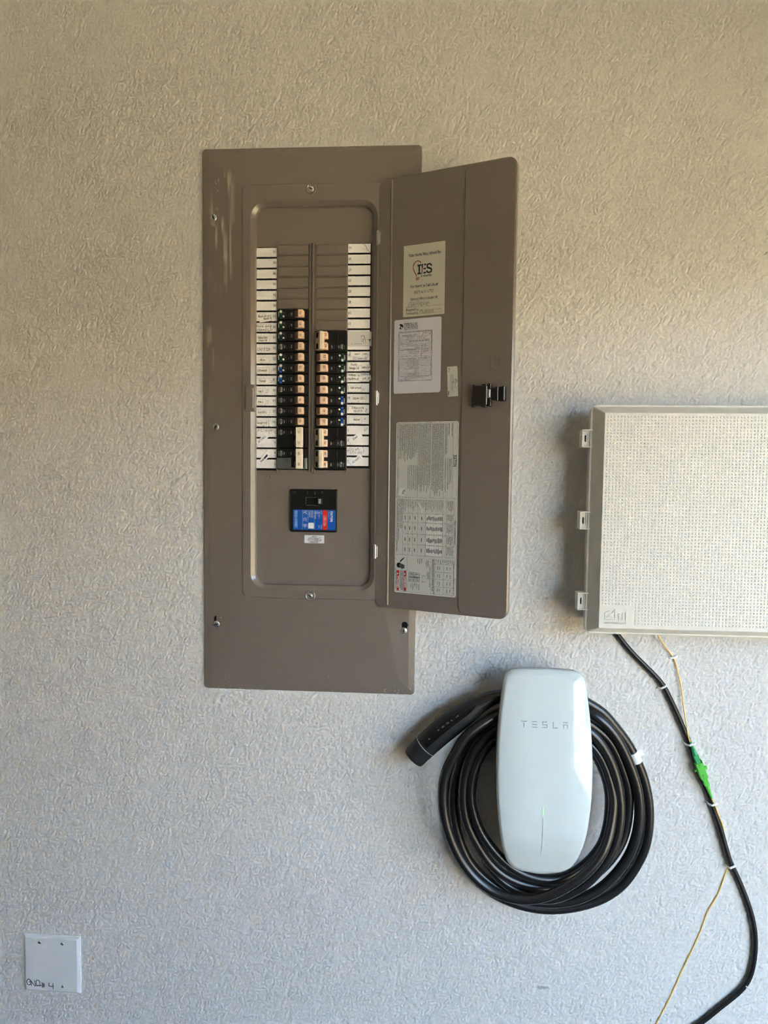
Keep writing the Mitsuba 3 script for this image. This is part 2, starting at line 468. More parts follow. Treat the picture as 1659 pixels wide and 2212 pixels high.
hx_ = 10.5                                              # the house across the drive, lit by the sun
house = sg.Polygon([(hx_, -0.02), (hx_, 2.35), (hx_ - .4, 2.2), (hx_ - .4, 2.35), (hx_ + 4.5, 3.636), (hx_ + 9.4, 2.35), (hx_ + 9.4, -0.02)])
hm = trimesh.creation.extrude_polygon(house, 30, engine='earcut')
hv = np.array(hm.vertices)
add('opposite_house', ply(trimesh.Trimesh(np.stack([hv[:, 0], 13 - hv[:, 2], hv[:, 1]], 1), hm.faces, process=False), 'house_stone'), label='tan house across the drive', kind='structure')
rng = np.random.default_rng(5)
bead = []
for x in np.arange(-0.185, -0.06, 0.004):
    r = 0.0012 + 0.0012 * rng.random()
    bead.append(trimesh.creation.icosphere(1, r))
    bead[-1].apply_scale([2.0, 0.8, 1.0])
    bead[-1].apply_translation([x, -0.0022, PZ - 0.4895 + 0.001 * rng.normal()])
for x in np.arange(-0.06, 0.195, 0.007):
    r = 0.0007 + 0.0007 * rng.random()
    bead.append(trimesh.creation.icosphere(1, r))
    bead[-1].apply_scale([3.0, 0.8, 1.0])
    bead[-1].apply_translation([x, -0.001, PZ - 0.4888 + 0.0006 * rng.normal()])
add('caulk_bead', ply(cat(*bead), 'caulk', 40), 'wall_back', label='ragged white caulk under the breaker panel', kind='stuff')

# ------------------------------------------------------------------ breaker panel
panel = thing('breaker_panel', 'taupe steel breaker panel set in the wall with its door swung open to the right', 'breaker panel')
OX0, OX1, OZ0, OZ1 = -0.1055, 0.1205, PZ - 0.2975, PZ + 0.392


def inset(x0, x1, z0, z1, d, y, r):
    return (x0 + d, x1 - d, z0 + d, z1 - d, y, max(r - d, 0.001))


F = (-0.1955, 0.1955, PZ - 0.4875, PZ + 0.4875)
EM = (-0.121, 0.135, PZ - 0.3137, PZ + 0.4215)
OP = (OX0, OX1, OZ0, OZ1)
cover = plate([inset(*F, 0, 0.0005, .007), inset(*F, 0, -0.003, .007), inset(*F, 0.0012, -0.0045, .007), inset(*F, 0.0115, -0.0066, .013), inset(*F, 0.0295, -0.0082, .031), inset(*EM, 0, -0.0122, .012)], 0.01, 12, False, False)
add('cover', ply(cover, 'cover_metal', 3), panel, label='taupe cover with scuffs and paint specks')
em = [inset(*EM, 0, -0.0122, .012), inset(*EM, 0.0005, -0.0131, .012), inset(*EM, 0.0012, -0.0137, .012), inset(*EM, 0.0022, -0.0139, .012)]
op = [inset(*OP, d, y, .028) for d, y in ((-.0010, -.0139), (-.0002, -.0139), (.0003, -.01375), (.0008, -.0135), (.0013, -.01315), (.0040, -.0109), (.0066, -.0087), (.0071, -.0082), (.0074, -.0075), (.0077, -.0060), (.0080, .0008))]
add('opening_rim', ply(plate(em + op, 0.01, 12, False, False), 'cover_metal', 30), panel)
SCREWS = [(672, 408, -.0138, 0, 0.0052), (461.5, 470, -.0075, -1, 0.0060), (466.5, 922, -.0075, 0, 0.0060), (468, 1348, -.0075, 1, 0.0060), (670, 1287, -.0138, 0, 0.0052), (872.5, 1362, -.0075, 1, 0.0060)]


def screw_mesh(p, r, ang, h=0.0025):
    prof = [(0.0, 0.0), (r, 0.0), (r, 0.35), (r * 0.85, 0.75), (r * 0.5, 0.95), (r * 0.16, 1.0)]
    a = np.arange(16) * 2 * math.pi / 16
    rings = [ring3(np.stack([q * np.cos(a), q * np.sin(a)], 1) + 1e-9, -z * h) for q, z in prof[1:]]
    m = loft(rings, True, True)
    m.apply_translation(p)
    return m


def slot_mesh(p, r, ang, h=0.0025):
    ms = []
    for k, L in ((0, 0.72), (90, 0.35)):
        b = trimesh.creation.box([2 * r * L, 0.0006, 0.24 * r])
        b.apply_transform(trimesh.transformations.rotation_matrix(math.radians(ang + k), [0, 1, 0]))
        b.apply_translation([p[0], p[1] - h * 0.92, p[2]])
        ms.append(b)
    return cat(*ms)


for i, (u, v, y, kh, r) in enumerate(SCREWS):
    p = at(u, v, y)
    big = i in (0, 4)
    if big:                                            # dimpled washer of the deadfront screws
        a = np.arange(24) * 2 * math.pi / 24
        ringm = loft([ring3(np.stack([p[0] + q * np.cos(a), p[2] + q * np.sin(a)], 1), y + d) for q, d in ((.0098, .0006), (.0095, -.0008), (.0080, -.0014), (.0058, .0))], False, False)
        add('screw_dimple', ply(ringm, 'taupe_metal', 30), panel)
    k = add('screw', ply(screw_mesh(p, r, 30 + 40 * i), 'zinc', 30), panel, label='bright zinc screw')
    add('slot', ply(slot_mesh(p, r, 20 + 50 * i), 'slot_black'), k)
    if kh:
        c = p[[0, 2]] + [0.001, 0.0098 * kh]
        add('keyhole', ply(slab(disc(c[0], c[1], 0.0060, 24).union(rect(c[0] - .003, min(c[1], p[2]), c[0] + .003, max(c[1], p[2]))), y + 0.001, y - 0.00025), 'slot_black' if kh > 0 else 'drab_plastic'), panel, label='dark keyhole slot beside a screw')

# the deadfront with its windows and what shows through them
COLX = ((-0.0596, -0.0026), (0.0095, 0.0665))           # the two breaker columns
ZT, PITCH_B = PZ + 0.3206, 0.01905
rowz = lambda i: ZT - i * PITCH_B                        # top edge of row i
zb = rowz(21)
MB = (-0.0355, 0.0507, PZ - 0.1930, PZ - 0.1149)
front = sg.box(OX0 + .003, OZ0 + .003, OX1 - .003, OZ1 - .003)
for w in (rect(COLX[0][0], zb - .001, COLX[0][1], rowz(6)), rect(COLX[1][0], zb - .001, COLX[1][1], rowz(8)), sg.box(MB[0], MB[2], MB[1], MB[3])):
    front = front.difference(w)
add('deadfront', ply(slab(front, 0.002, 0.0), 'taupe_metal'), panel)
tub = cat(box(-0.113, 0.121, 0.075, 0.077, PZ - .298, PZ + .393), box(-0.113, -0.111, 0.003, 0.077, PZ - .298, PZ + .393), box(0.119, 0.121, 0.003, 0.077, PZ - .298, PZ + .393),
          box(-0.113, 0.121, 0.003, 0.077, PZ - .298, PZ - .296), box(-0.113, 0.121, 0.003, 0.077, PZ + .391, PZ + .393))
add('enclosure', ply(tub, 'galvanized'), panel)
for ci, n in ((0, 6), (1, 8)):
    x0, x1 = COLX[ci]
    for i in range(n):
        z1, z0 = rowz(i) - .0007, rowz(i + 1) + .0009
        add('filler_plate', ply(plate([(x0, x1, z0, z1, .0), (x0, x1, z0, z1, -.0014), (x0 + .0013, x1 - .0013, z0 + .0013, z1 - .0013, -.0026)], .0006, 2, False), 'taupe_metal', 20), panel)
for x in (COLX[0][0] - .0012, COLX[1][0] - .0012):
    add('window_lip', ply(box(x, x + .0012, 0.0, -.0030, zb - .007, ZT + .001, .0003), 'taupe_metal'), panel)
add('window_lip', ply(box(COLX[1][1], COLX[1][1] + .0010, 0.0, -.0018, zb - .007, rowz(8), .0003), 'taupe_metal'), panel)
# the ridged rib between the columns
prof = [(-.0026, 0), (-.0018, .0036), (-.0008, .0040), (.0006, .0040), (.0014, .0022), (.0032, .0020), (.0042, .0056), (.0054, .0056), (.0064, .0020), (.0078, .0018), (.0084, .0030), (.0093, .0030), (.0095, 0)]
ribv = np.array([[(x, -h, z) for x, h in prof] for z in (zb - .004, ZT + .001)]).reshape(-1, 3)
n = len(prof)
ribf = [[i, i + 1, n + i + 1] for i in range(n - 1)] + [[i, n + i + 1, n + i] for i in range(n - 1)] + [[0, i + 1, i] for i in range(1, n - 1)] + [[n, n + i, n + i + 1] for i in range(1, n - 1)]
add('center_rib', ply(trimesh.Trimesh(ribv, ribf, process=False), 'taupe_metal', 25), panel)
for u, v in ((585.5, 1030), (585.5, 1072), (585.5, 1163), (763, 1033), (763, 1075), (762, 1166.5)):
    p = at(u, v, 0)
    m = trimesh.creation.icosphere(2, 0.0019)
    m.apply_scale([1, 0.8, 1])
    m.apply_translation(p)
    add('rivet', ply(m, 'taupe_metal', True), panel)
# catch for the latch on the left edge of the opening
sx, sz = -0.1065, PZ + .0475
st = cat(box(sx - .0075, sx + .0075, -.0125, -.0185, sz - .019, sz + .019, .0015), box(sx - .0095, sx + .0095, -.006, -.0150, sz - .024, sz + .024, .001))
add('latch_catch', ply(st, 'taupe_metal'), panel)

# circuit directory: a black strip and white cards in each column
CARDS = {  # row: (printed, handwritten) per column
    0: {6: 'topmost Bed 4', 7: 'handwritten closet lights', 8: 'Smoke Det', 9: 'handwritten Gatte', 10: 'Micro', 11: 'Dishwasher', 12: 'Disposal', 13: 'upper Heat', 14: 'lower Heat', 15: "Bath GFI's", 16: 'Garage Outlt', 17: 'AC Unit 1', 19: 'Oven'},
    1: {8: 'a charger sticker', 10: 'Bed 3', 11: 'Utility Lts', 12: 'Entry Lts', 13: 'Vent-a-hood', 14: "Kitchen GFI's", 15: 'Fridge counter top', 16: 'Washer', 17: 'Dryer', 19: 'AC Unit 2'}}
STRIP = ((-0.1012, -0.0603), (0.0672, 0.1086))
STOP = (PZ + 0.3155, PZ + 0.3212)
for ci in (0, 1):
    x0, x1 = STRIP[ci]
    add('directory_strip', ply(box(x0, x1, 0.0, -.0006, STOP[ci] - 21 * .01885 - .0015, STOP[ci] + .0006), 'black_gap'), panel, label='black strip behind the circuit cards')
    W = (x1 - x0) * 1000
    for i in range(21):
        if ci == 1 and i == 9:
            continue
        h = 15.7 if not (ci == 1 and i == 8) else 15.7 + 18.85
        num = 42 - 2 * i if ci == 0 else 41 - 2 * i
        top = STOP[ci] - i * .01885 - .0006
        pr = Print(on_xz(x0, top - h / 1000, -.0009))
        pr.sheet(rect(0, 0, W - (1.5 if ci else 0), h), PAPER)
        if not (ci == 1 and i == 8):
            pr.text(str(num), W - 2.2 if ci == 0 else 2.0 + (4.2 if num > 9 else 2.2), 10.6 if ci == 0 else 10.2, 4.0, BLACK, 180, 'l', squeeze=0.75, bold=True)
        tagc, edge = lin(244, 244, 242), lin(128, 128, 130)

        def tag(x, z, w, hh, rot=0, lift=2, c=tagc):
            q = sa.rotate(sg.box(x, z, x + w, z + hh), rot, origin=(x, z))
            pr.poly(q.buffer(.3), edge, lift)
            pr.poly(q, c, lift + 1)
        if ci == 0:
            if i == 6:
                tag(-3.2, 3.2, 22, 9.5)
                pr.text('Bed 2', 6, 6.5, 3.9, INK, lift=4, bold=True)
                pr.line([(19, 8.6), (30, 9.4)], .5, INK, 4)
                tag(9.2, -2.6, 21, 8.6, 8, 5)
                pr.text('Bed 4', 16.5, 2.0, 3.9, INK, 8, lift=7, bold=True)
            if i == 7:
                tag(2.6, 1.8, 26, 11.5)
                pr.hand('Mastr BAth', 3.4, 8, 3.5, .55, PENBLUE, lift=4, seed=3)
                pr.hand('closet LTs', 5, 2, 3.5, .55, PENBLUE, lift=4, seed=4)
                pr.hand('LT', 25, .4, 2.6, .4, INK, lift=4, seed=9)
            if i == 8:
                tag(2.4, .2, 25, 10.5)
                pr.text('Master Bed', 6.5, 6.3, 3.9, INK, lift=4, width=17, bold=True)
                pr.text('Smoke Det', 7, 1.4, 3.9, INK, lift=4, width=16, bold=True)
            if i == 9:
                pr.hand('Gatte', 4.5, 4.0, 6.0, .55, INK, seed=6, slant=.3)
                pr.line([(22, 4.4), (25.5, 3.6), (27.2, 5.2)], .5, INK)
            if i in (10, 11, 12, 15, 16):
                tag(2.4, 1.8, 24.5 if i != 16 else 20, 9.0)
                s_, w_ = {10: ('Micro', 9.5), 11: ('Dishwasher', 18), 12: ('Disposal', 13), 15: ("Bath GFI's", 16.5), 16: ('Garage Outlt', 19)}[i]
                pr.text(s_, 14.2 if i != 16 else 13.4, 4.6, 3.9, INK, anchor='c', lift=4, width=w_, bold=True)
                if i in (11, 12):
                    pr.hand('2' if i == 11 else '3', 29, 3, 4, .35, INK, seed=i)
                if i == 16:
                    pr.hand('t', 23, 6, 6, .5, INK, seed=2)
                    pr.hand('wr', 15, .4, 2.2, .4, INK, seed=3)
                    pr.hand('L', 25.5, .5, 4, .5, INK, seed=4)
            if i in (13, 14):
                tag(1.6, 1.8, 18.5, 9.4)
                pr.text('Heat 2' if i == 13 else 'Heat 1', 10.6, 4.8, 3.9, INK, anchor='c', lift=4, width=10, bold=True)
                pr.hand('2' if i == 13 else 't', 21.5, 4, 6, .4, INK, seed=i)
            if i == 17:
                pr.hand('UPSTAIRS', 2.5, 9.2, 4.6, .45, lin(80, 80, 92), seed=12)
                pr.line([(20.5, 11), (23.5, 13.4), (26.5, 8), (27.5, 1.2)], .4, INK)
            if i == 19:
                pr.line([(22.5, 14), (8.5, -3.6)], .35, edge)
        else:
            if i == 0:
                pr.line([(27.5, 15.5), (32, 10.5), (33.5, 6), (39.5, .2)], .7, BLACK)
            if i == 8:
                tag(0.4, 6.5, 43, 25, 0, 2, lin(214, 214, 216))
                # the code square is left out; hand holding a card, emblem and serial line
                pr.line([(24.8, 15), (24.8, 24.6), (30, 24.6), (30, 20)], .5, BLACK, 4)
                pr.line([(24.8, 15), (27.6, 14.2), (30.6, 10.8)], .5, BLACK, 4)
                pr.line([(27, 19.5), (28.6, 16.8), (29.8, 18.6), (28.4, 15.4)], .5, BLACK, 4)
                pr.line([(30.4, 21.5), (32, 18), (33.2, 11.5)], .5, BLACK, 4)
                pr.poly(sg.Polygon([(36.8, 18.2), (43.0, 18.2), (42.6, 17.0), (40.8, 16.8), (39.9, 12.2), (39.0, 16.8), (37.2, 17.0)]), BLACK, 4)
                pr.text('TSN: C4421197T0005W', 5.6, 9.0, 1.5, INK, lift=4, width=21, bold=True)
            if i == 10:
                tag(6, 7.0, 21, 8.2)
                pr.line([(4.6, 15.5), (4.6, 7.5)], .9, BLACK, 4)
                pr.text('Bed 3', 13, 9.6, 3.6, INK, lift=4, bold=True, squeeze=.75)
                pr.hand('HAll', 29, 9.6, 3.5, .5, PENBLUE, lift=4, seed=21, gap=.7)
                pr.hand('LT', 33, 5.6, 3.0, .55, PENBLUE, lift=4, seed=22)
                pr.hand('(Closets', 9.5, 1.4, 3.8, .6, PENBLUE, lift=4, seed=24)
            if i == 11:
                tag(-1.5, -.4, 27, 16)
                pr.text('Family', 6.2, 9.6, 3.6, INK, lift=4, bold=True, squeeze=.75)
                pr.text('Garage Lts', 2.6, 3.3, 3.9, INK, lift=4, width=18, bold=True)
                tag(21, .6, 20.5, 9.0, 3, 5)
                pr.text('Utility Lts', 25.5, 4.2, 3.9, INK, 4, lift=7, width=15, bold=True)
            if i == 12:
                tag(-1.8, -.8, 26, 16)
                pr.text('Kit/Nook Lts', 2, 10.0, 3.9, INK, lift=4, width=20, bold=True)
                pr.text('Hall Bath Lts', 1.2, 3.2, 3.9, INK, lift=4, width=19, bold=True)
                tag(21, .6, 22.5, 8.8, 6, 5)
                pr.text('Entry Lts', 27.5, 3.0, 3.9, INK, 8, lift=7, width=14, bold=True)
                pr.hand('DINING', 24.5, 11.2, 3.0, .5, PENBLUE, 5, lift=7, seed=26, gap=.8)
            if i in (13, 14, 15, 16):
                tag(2.6 if i != 14 else 9.5, 1.4, 24 if i != 15 else 26, 11)
                if i == 15:
                    pr.text('Fridge/counter', 9, 8.2, 3.9, INK, lift=4, width=22, bold=True)
                    pr.text("top GFI'S", 12.5, 2.6, 3.9, INK, lift=4, width=15, bold=True)
                    pr.hand('E', 33.5, 2.4, 5, .5, INK, lift=4, seed=4)
                else:
                    s_, x_, w_ = {13: ('Vent-a-hood', 6, 19), 14: ("Kitchen GFI's", 11, 21), 16: ('Washer', 12, 12)}[i]
                    pr.text(s_, x_, 6.0, 3.9, INK, lift=4, width=w_, bold=True)
                    pr.hand({13: 's', 14: 'T', 16: 'r'}[i], {13: 28, 14: 20, 16: 31.5}[i], {13: 3.6, 14: .8, 16: 7}[i], 4 if i != 14 else 2.2, .4, INK, lift=4, seed=i)
            if i == 17:
                pr.hand('V', 30, 6, 6.5, .5, INK, 0, seed=31, slant=.5)
            if i == 19:
                pr.hand('DOWN', 5, 8.8, 4.8, .5, lin(84, 84, 92), seed=33, gap=2.2)
                pr.hand('STAIRS', 6.5, 3.0, 3.9, .5, lin(96, 96, 104), seed=34, gap=1.6)
                pr.line([(28, 13.5), (30.4, 13.8), (31.5, 8), (29.8, 5)], .45, INK)
        add('circuit_card', pr.shape(), panel, label=f'white circuit card, {CARDS[ci][i]}' if i in CARDS[ci] else None)
# strips stuck slantwise across two cards
for ci, txt, x, z, rot, w in ((0, 'AC Unit 1', -0.0936, rowz(19) + .0035, 42, 25.5), (0, 'Oven', -0.0886, rowz(21) + .0065, 48, 25), (1, 'Dryer', 0.0756, rowz(19) + .0085, 36, 25), (1, 'AC Unit 2', 0.0778, rowz(21) + .0068, 38, 25)):
    pr = Print(on_xz(x, z, -.0018))
    q = sa.rotate(sg.box(0, 0, w, 9), rot, origin=(0, 0))
    pr.sheet(q, lin(246, 246, 250))
    c_, s_ = math.cos(math.radians(rot)), math.sin(math.radians(rot))
    mid = np.array([w * (.5 if txt != 'Oven' else .33) * c_ - 3.2 * s_, w * (.5 if txt != 'Oven' else .33) * s_ + 3.2 * c_])
    pr.text(txt, mid[0], mid[1], 3.8, INK, rot, 'c', squeeze=.75, bold=True)
    pr.line([(0, 0), tuple(np.array([-s_, c_]) * 9)], .4, edge, 1)
    if txt == 'Oven':
        for k in np.linspace(.52, .82, 7):
            pr.line([tuple(np.array([c_, s_]) * w * k + np.array([-s_, c_]) * 3), tuple(np.array([c_, s_]) * w * (k + .05) + np.array([-s_, c_]) * 6.2)], 1.3, PENBLUE, 1)
    add('taped_strip', pr.shape(), panel, label=f'white paper strip reading {txt} taped across two cards')

# "main disconnect" sticker
p0 = at(657.5, 1173, 0)
pr = Print(on_xz(p0[0], p0[2], -.0003))
pr.sheet(rect(0, 0, 36.5, 14.6), lin(214, 214, 222))
for k, s_ in enumerate(('MAIN', 'DISCONNECT', 'SECTIONNEUR', 'PRINCIPAL')):
    pr.text(s_, 18.3, 10.9 - 3.35 * k, 2.6, INK, anchor='c', width=(9.5, 23.5, 26, 19)[k], bold=True)
add('main_sticker', pr.shape(), panel, label='small white sticker reading main disconnect')

# galvanized bracket round the lower left double breaker
bx = COLX[0][0]
br = cat(box(bx + .0006, bx + .0262, -.0058, -.0070, zb + .0008, zb + .0205, .0003), box(bx + .0205, bx + .0272, -.0070, -.0092, zb + .0015, zb + .0210, .0006),
         box(bx + .0205, bx + .0562, -.0062, -.0095, zb + .0006, zb + .0038, .0005), box(bx + .0505, bx + .0566, -.0062, -.0078, zb + .0008, zb + .0205, .0004), box(bx + .0535, bx + .0550, -.0078, -.0125, zb + .0008, zb + .0208, .0005))
add('hold_down_bracket', ply(br, 'galvanized'), panel, label='galvanized steel hold-down bracket at the foot of the left column')

# ------------------------------------------------------------------ circuit breakers
BW, FACE = 0.0566, -0.0055


def wedge(x0, x1, xt0, xt1, z0, z1, y0, y1, c=.0007):
    """A toggle: base from x0 to x1, top from xt0 to xt1."""
    pts = []
    for z, s in ((z0, 1), (z1, -1)):
        for x, y, sx in ((x0, y0, 1), (x1, y0, -1), (xt0, y1, 1), (xt1, y1, -1)):
            pts += [(x + sx * c, y, z), (x, y, z + s * c)] if y == y0 else [(x + sx * c, y + c, z), (x + sx * c, y, z + s * c), (x, y + c, z + s * c)]
    return trimesh.convex.convex_hull(np.array(pts))


def slope_face(xa, ya, xb, yb, z0, z1, d=.0004):
    """A thin plate on a toggle's slope, from its foot (xa, ya) to its top edge (xb, yb)."""
    t = np.array([xb - xa, yb - ya])
    t /= np.linalg.norm(t)
    nn = np.array([t[1], -t[0]])
    nn = nn if nn[1] < 0 else -nn
    p = [(q[0], q[1], z) for q in (np.array([xa, ya]), np.array([xb, yb]), np.array([xa, ya]) + nn * d, np.array([xb, yb]) + nn * d) for z in (z0, z1)]
    return trimesh.convex.convex_hull(np.array(p))


def body_mesh(rows):
    h = PITCH_B * rows - .0007
    ms = [box(.0003, BW, 0.075, FACE, 0, h, .0006)]
    for r in range(rows):
        ms.append(box(.0150, .0300, FACE, FACE - .0006, r * PITCH_B + .0022, r * PITCH_B + .0164, .0004))
        ms.append(box(.0515, .0535, FACE, FACE - .0010, r * PITCH_B + .0015, r * PITCH_B + .0170, .0004))
    return cat(*ms)


def marks(test, rows, amps, ci):
    pr = Print(lambda v, lift: np.stack([v[:, 0] / 1000, FACE - .0007 - lift * .00006 + 0 * v[:, 0], v[:, 1] / 1000], 1))
    zc = 9.3 + (19.05 if rows == 2 else 0)
    if test:
        pr.rects([(2.4, zc - 4.5 + 2.4 * k + .4, 3.9, zc - 4.5 + 2.4 * k + 1.9) for k in range(4)], lin(210, 210, 205))
        pr.text('TEST', 12.0, zc + 5.6, 2.0, lin(120, 122, 120), -90, squeeze=.8)
        pr.rects([(15.0, zc - 8, 15.3, zc + 8)], lin(70, 70, 70))
    else:
        pr.text('EATON', 6.6, zc + 4.6, 2.6, lin(205, 205, 200), -90, width=9, bold=True)
        pr.rects([(3.6, zc - 4, 4.3, zc + 4), (10.4, zc - 3.6, 10.9, zc + 3.6)], lin(150, 150, 146))
        pr.rects([(13.2, zc - 2.4, 14.4, zc + 2.4)], lin(150, 150, 148))
    for x in (17.2, 21.6):
        pr.rects([(x, zc - 3.6, x + .4, zc + 3.6)], lin(88, 88, 86))
    pr.rects([(17.6, zc - 3.4, 21.6, zc + 3.4)], lin(6, 6, 6))
    pr.text('TRIP', 25.2, zc + 3.4, 2.3, lin(190, 190, 186), -90, squeeze=.8)
    xn, yn = ((44.6, -.0178) if rows == 1 else (43.2, -.0195)) if ci == 0 else ((38.2, -.0178) if rows == 1 else (36.0, -.0165))
    for r in range(rows):                              # the rating on the toggle's face
        z = 9.3 + r * PITCH_B * 1000
        v, f, w = letters(amps, 3.6, True)
        v = v * [.9, 1] - [w * .45, 0]
        v = np.stack([v[:, 1] + xn - 1.8, -v[:, 0] + z], 1)
        pr.raw(v, f, lin(90, 52, 38), 0)
        pr.v[-1][:, 1] = yn - .00012
    return pr


def kit(ci, test, rows, amps):
    s = [('body', ply(body_mesh(rows), 'black_plastic'), None)]
    for r in range(rows):
        zo = r * PITCH_B
        if rows == 1 and ci == 0:
            s += [('toggle', ply(wedge(.0325, .0496, .0405, .0490, zo + .0033, zo + .0155, FACE, -.0178), 'tan_plastic'), 'tan toggle'),
                  ('toggle_side', ply(slope_face(.0322, FACE, .0402, -.0174, zo + .0036, zo + .0152), 'brown_plastic'), 'dark brown side of the toggle')]
        elif rows == 1:
            s += [('toggle', ply(wedge(.0330, .0534, .0340, .0455, zo + .0033, zo + .0155, FACE, -.0178), 'tan_plastic'), 'tan toggle'),
                  ('toggle_side', ply(slope_face(.0537, FACE, .0458, -.0174, zo + .0036, zo + .0152), 'brown_plastic'), 'dark brown side of the toggle')]
        elif ci == 0:
            s += [('toggle', ply(wedge(.0318, .0480, .0375, .0470, zo + .0040, zo + .0148, FACE, -.0150), 'brown_plastic'), 'dark brown toggle')]
        else:
            s += [('toggle', ply(wedge(.0330, .0460, .0335, .0455, zo + .0030, zo + .0152, FACE, -.0165), 'tan_plastic'), 'tan toggle'),
                  ('legend_window', ply(slope_face(.0532, -.0089, .0490, -.0152, zo + .0048, zo + .0138, .0010), 'slot_black'), 'dark window')]
    if rows == 2:
        h = PITCH_B
        if ci == 0:
            s.append(('tie_bar', ply(box(.0372, .0496, -.0125, -.0195, .0010, h + .0178, .0008), 'cream_plastic'), 'cream tie bar across both toggles'))
        else:
            s.append(('tie_bar', ply(wedge(.0396, .0556, .0400, .0465, .0026, h + .0156, FACE, -.0192), 'cream_plastic'), 'cream tie bar across both toggles'))
            s.append(('tie_bar_side', ply(slope_face(.0559, FACE, .0468, -.0188, .0030, h + .0152), 'drab_plastic'), 'dull grey-brown side of the tie bar'))
    s.append(('marking', marks(test, rows, amps, ci).shape(), None))
    if test:
        zc = .0093
        s.append(('test_block', ply(box(.0049, .0094, FACE, FACE - .0012, .0012, .0172, .0004), f'{test}_block'), f'{test} test block'))
        a = np.arange(18) * 2 * math.pi / 18
        for nm, x, z, r in (('test_button', .0072, zc + .0045, .0024), ('indicator', .0120, zc - .0036, .0017)):
            m = loft([ring3(np.stack([x + q * np.cos(a), z + q * np.sin(a)], 1), y) for q, y in ((r, FACE), (r, FACE - .0020), (r * .85, FACE - .0026), (r * .45, FACE - .0027))], False)
            s.append((nm, ply(m, 'white_plastic', 30), 'round white button'))
        s.append(('button_slot', ply(box(.0062, .0082, FACE - .0012, FACE - .0014, zc - .0045, zc - .0015), 'slot_black'), None))
    return s


kits = {}


def breaker(ci, row, test, rows, amps, label, group):
    if (ci, test, rows, amps) not in kits:
        kits[ci, test, rows, amps] = kit(ci, test, rows, amps)
    key = thing('circuit_breaker', label, 'circuit breaker', group)
    zlow = rowz(row + rows) + .00035
    if ci == 0:
        m = T().translate([COLX[0][0] + .0002, 0, zlow])
    else:                                              # the right column is the left one turned upside down
        m = T().translate([COLX[1][1] - .0002, 0, zlow + PITCH_B * rows - .0007]).rotate([0, 1, 0], 180)
    for nm, shape, lab in kits[ci, test, rows, amps]:
        add(nm, moved(shape, m), key, label=lab)


LEFT = [('green', '15'), ('green', '15'), ('green', '15'), (None, '15'), ('green', '20'), ('blue', '20'), ('blue', '20'), (None, '15'), (None, '15'), (None, '20'), (None, '20')]
for k, (t, amp) in enumerate(LEFT):
    row = 6 + k
    what = f'black breaker with {t} test block' if t else 'black breaker without test block'
    breaker(0, row, t, 1, amp, f'{what}, right of the {CARDS[0][row]} card', 'single breakers in the left column')
breaker(0, 17, None, 2, '30', 'double breaker with cream bar marked 30, right of the AC Unit 1 strip', 'double breakers')
breaker(0, 19, None, 2, '40', 'double breaker with cream bar marked 40, just above the steel bracket', 'double breakers')
breaker(1, 8, None, 2, '60', 'double breaker at the head of the right column, beside the emblem sticker', 'double breakers')
RIGHT = ['green'] * 4 + ['blue'] * 3
for k, t in enumerate(RIGHT):
    row = 10 + k
    breaker(1, row, t, 1, '15' if t == 'green' else '20', f'black breaker with {t} test block, left of the {CARDS[1][row]} card', 'single breakers in the right column')
breaker(1, 17, None, 2, '30', 'double breaker with cream bar, left of the Dryer strip', 'double breakers')
breaker(1, 19, None, 2, '35', 'double breaker with cream bar at the foot of the right column', 'double breakers')

# main breaker
main = thing('main_breaker', 'large black main breaker with a blue and red label, below the two breaker columns', 'circuit breaker')
mx0, mx1, mz0, mz1 = MB
add('body', ply(plate([(mx0 + .0003, mx1 - .0003, mz0 + .0003, mz1 - .0003, .075), (mx0 + .0003, mx1 - .0003, mz0 + .0003, mz1 - .0003, -.0035), (mx0 + .0015, mx1 - .0015, mz0 + .0015, mz1 - .0015, -.0052),
                       (mx0 + .0030, mx1 - .0030, mz0 + .0030, mz1 - .0030, -.0048)], .004, 5), 'black_plastic', 30), main)
P0 = lambda u, v: (at(u, v, -.005) - [mx0, 0, mz0])[[0, 2]] * 1000
pr = Print(on_xz(mx0, mz0, -.0056))
a0, a1 = P0(633, 1144), P0(725, 1102)                  # label: lower left, upper right
LB, LR, LW = lin(26, 84, 172), lin(206, 48, 34), lin(226, 230, 236)
pr.sheet(rect(*a0, *a1).buffer(-.8).buffer(.8), LB, .4)
Lx, Lz0, Lz1 = a0[0], a0[1], a1[1]
LWd = a1[0] - Lx
pr.rects([(Lx + .70 * LWd, Lz0 + .3, Lx + .81 * LWd, Lz1 - .3)], LR)
pr.text('EATON', Lx + .88 * LWd, Lz1 - 2, 4.0, LW, -90, width=19, bold=True, lift=2)
pr.text('Circuit Breaker', Lx + .835 * LWd, Lz1 - 3, 1.6, LW, -90, width=12, lift=2)
pr.text('CSR 25k', Lx + .725 * LWd, Lz1 - 10, 4.2, LW, -90, width=19, lift=2)
rng = np.random.default_rng(8)
for f0, s_ in ((.655, 'HACR'), (.60, '120/240 V~'), (.555, '200A'), (.515, 'CSR2200N')):
    pr.text(s_, Lx + f0 * LWd, Lz1 - 1.5, 2.3, LW, -90, width={'HACR': 6, '200A': 6}.get(s_, 15), lift=2)
pr.text('2 Pole', Lx + .655 * LWd, Lz1 - 27, 2.3, LW, -90, width=7, lift=2)
pr.text('40 C', Lx + .60 * LWd, Lz1 - 28, 2.3, LW, -90, width=5.5, lift=2)
pr.rects([(Lx + q * LWd, Lz0 + .6, Lx + q * LWd + .35, Lz1 - .6) for q in (.22, .35, .51)], LW, 2)
microtext(pr, -(Lz1 - 1.5), -(Lz1 - 19), [Lx + q * LWd for q in (.46, .42, .38)], .9, LW, rng, -90, (.6, 1), 2)
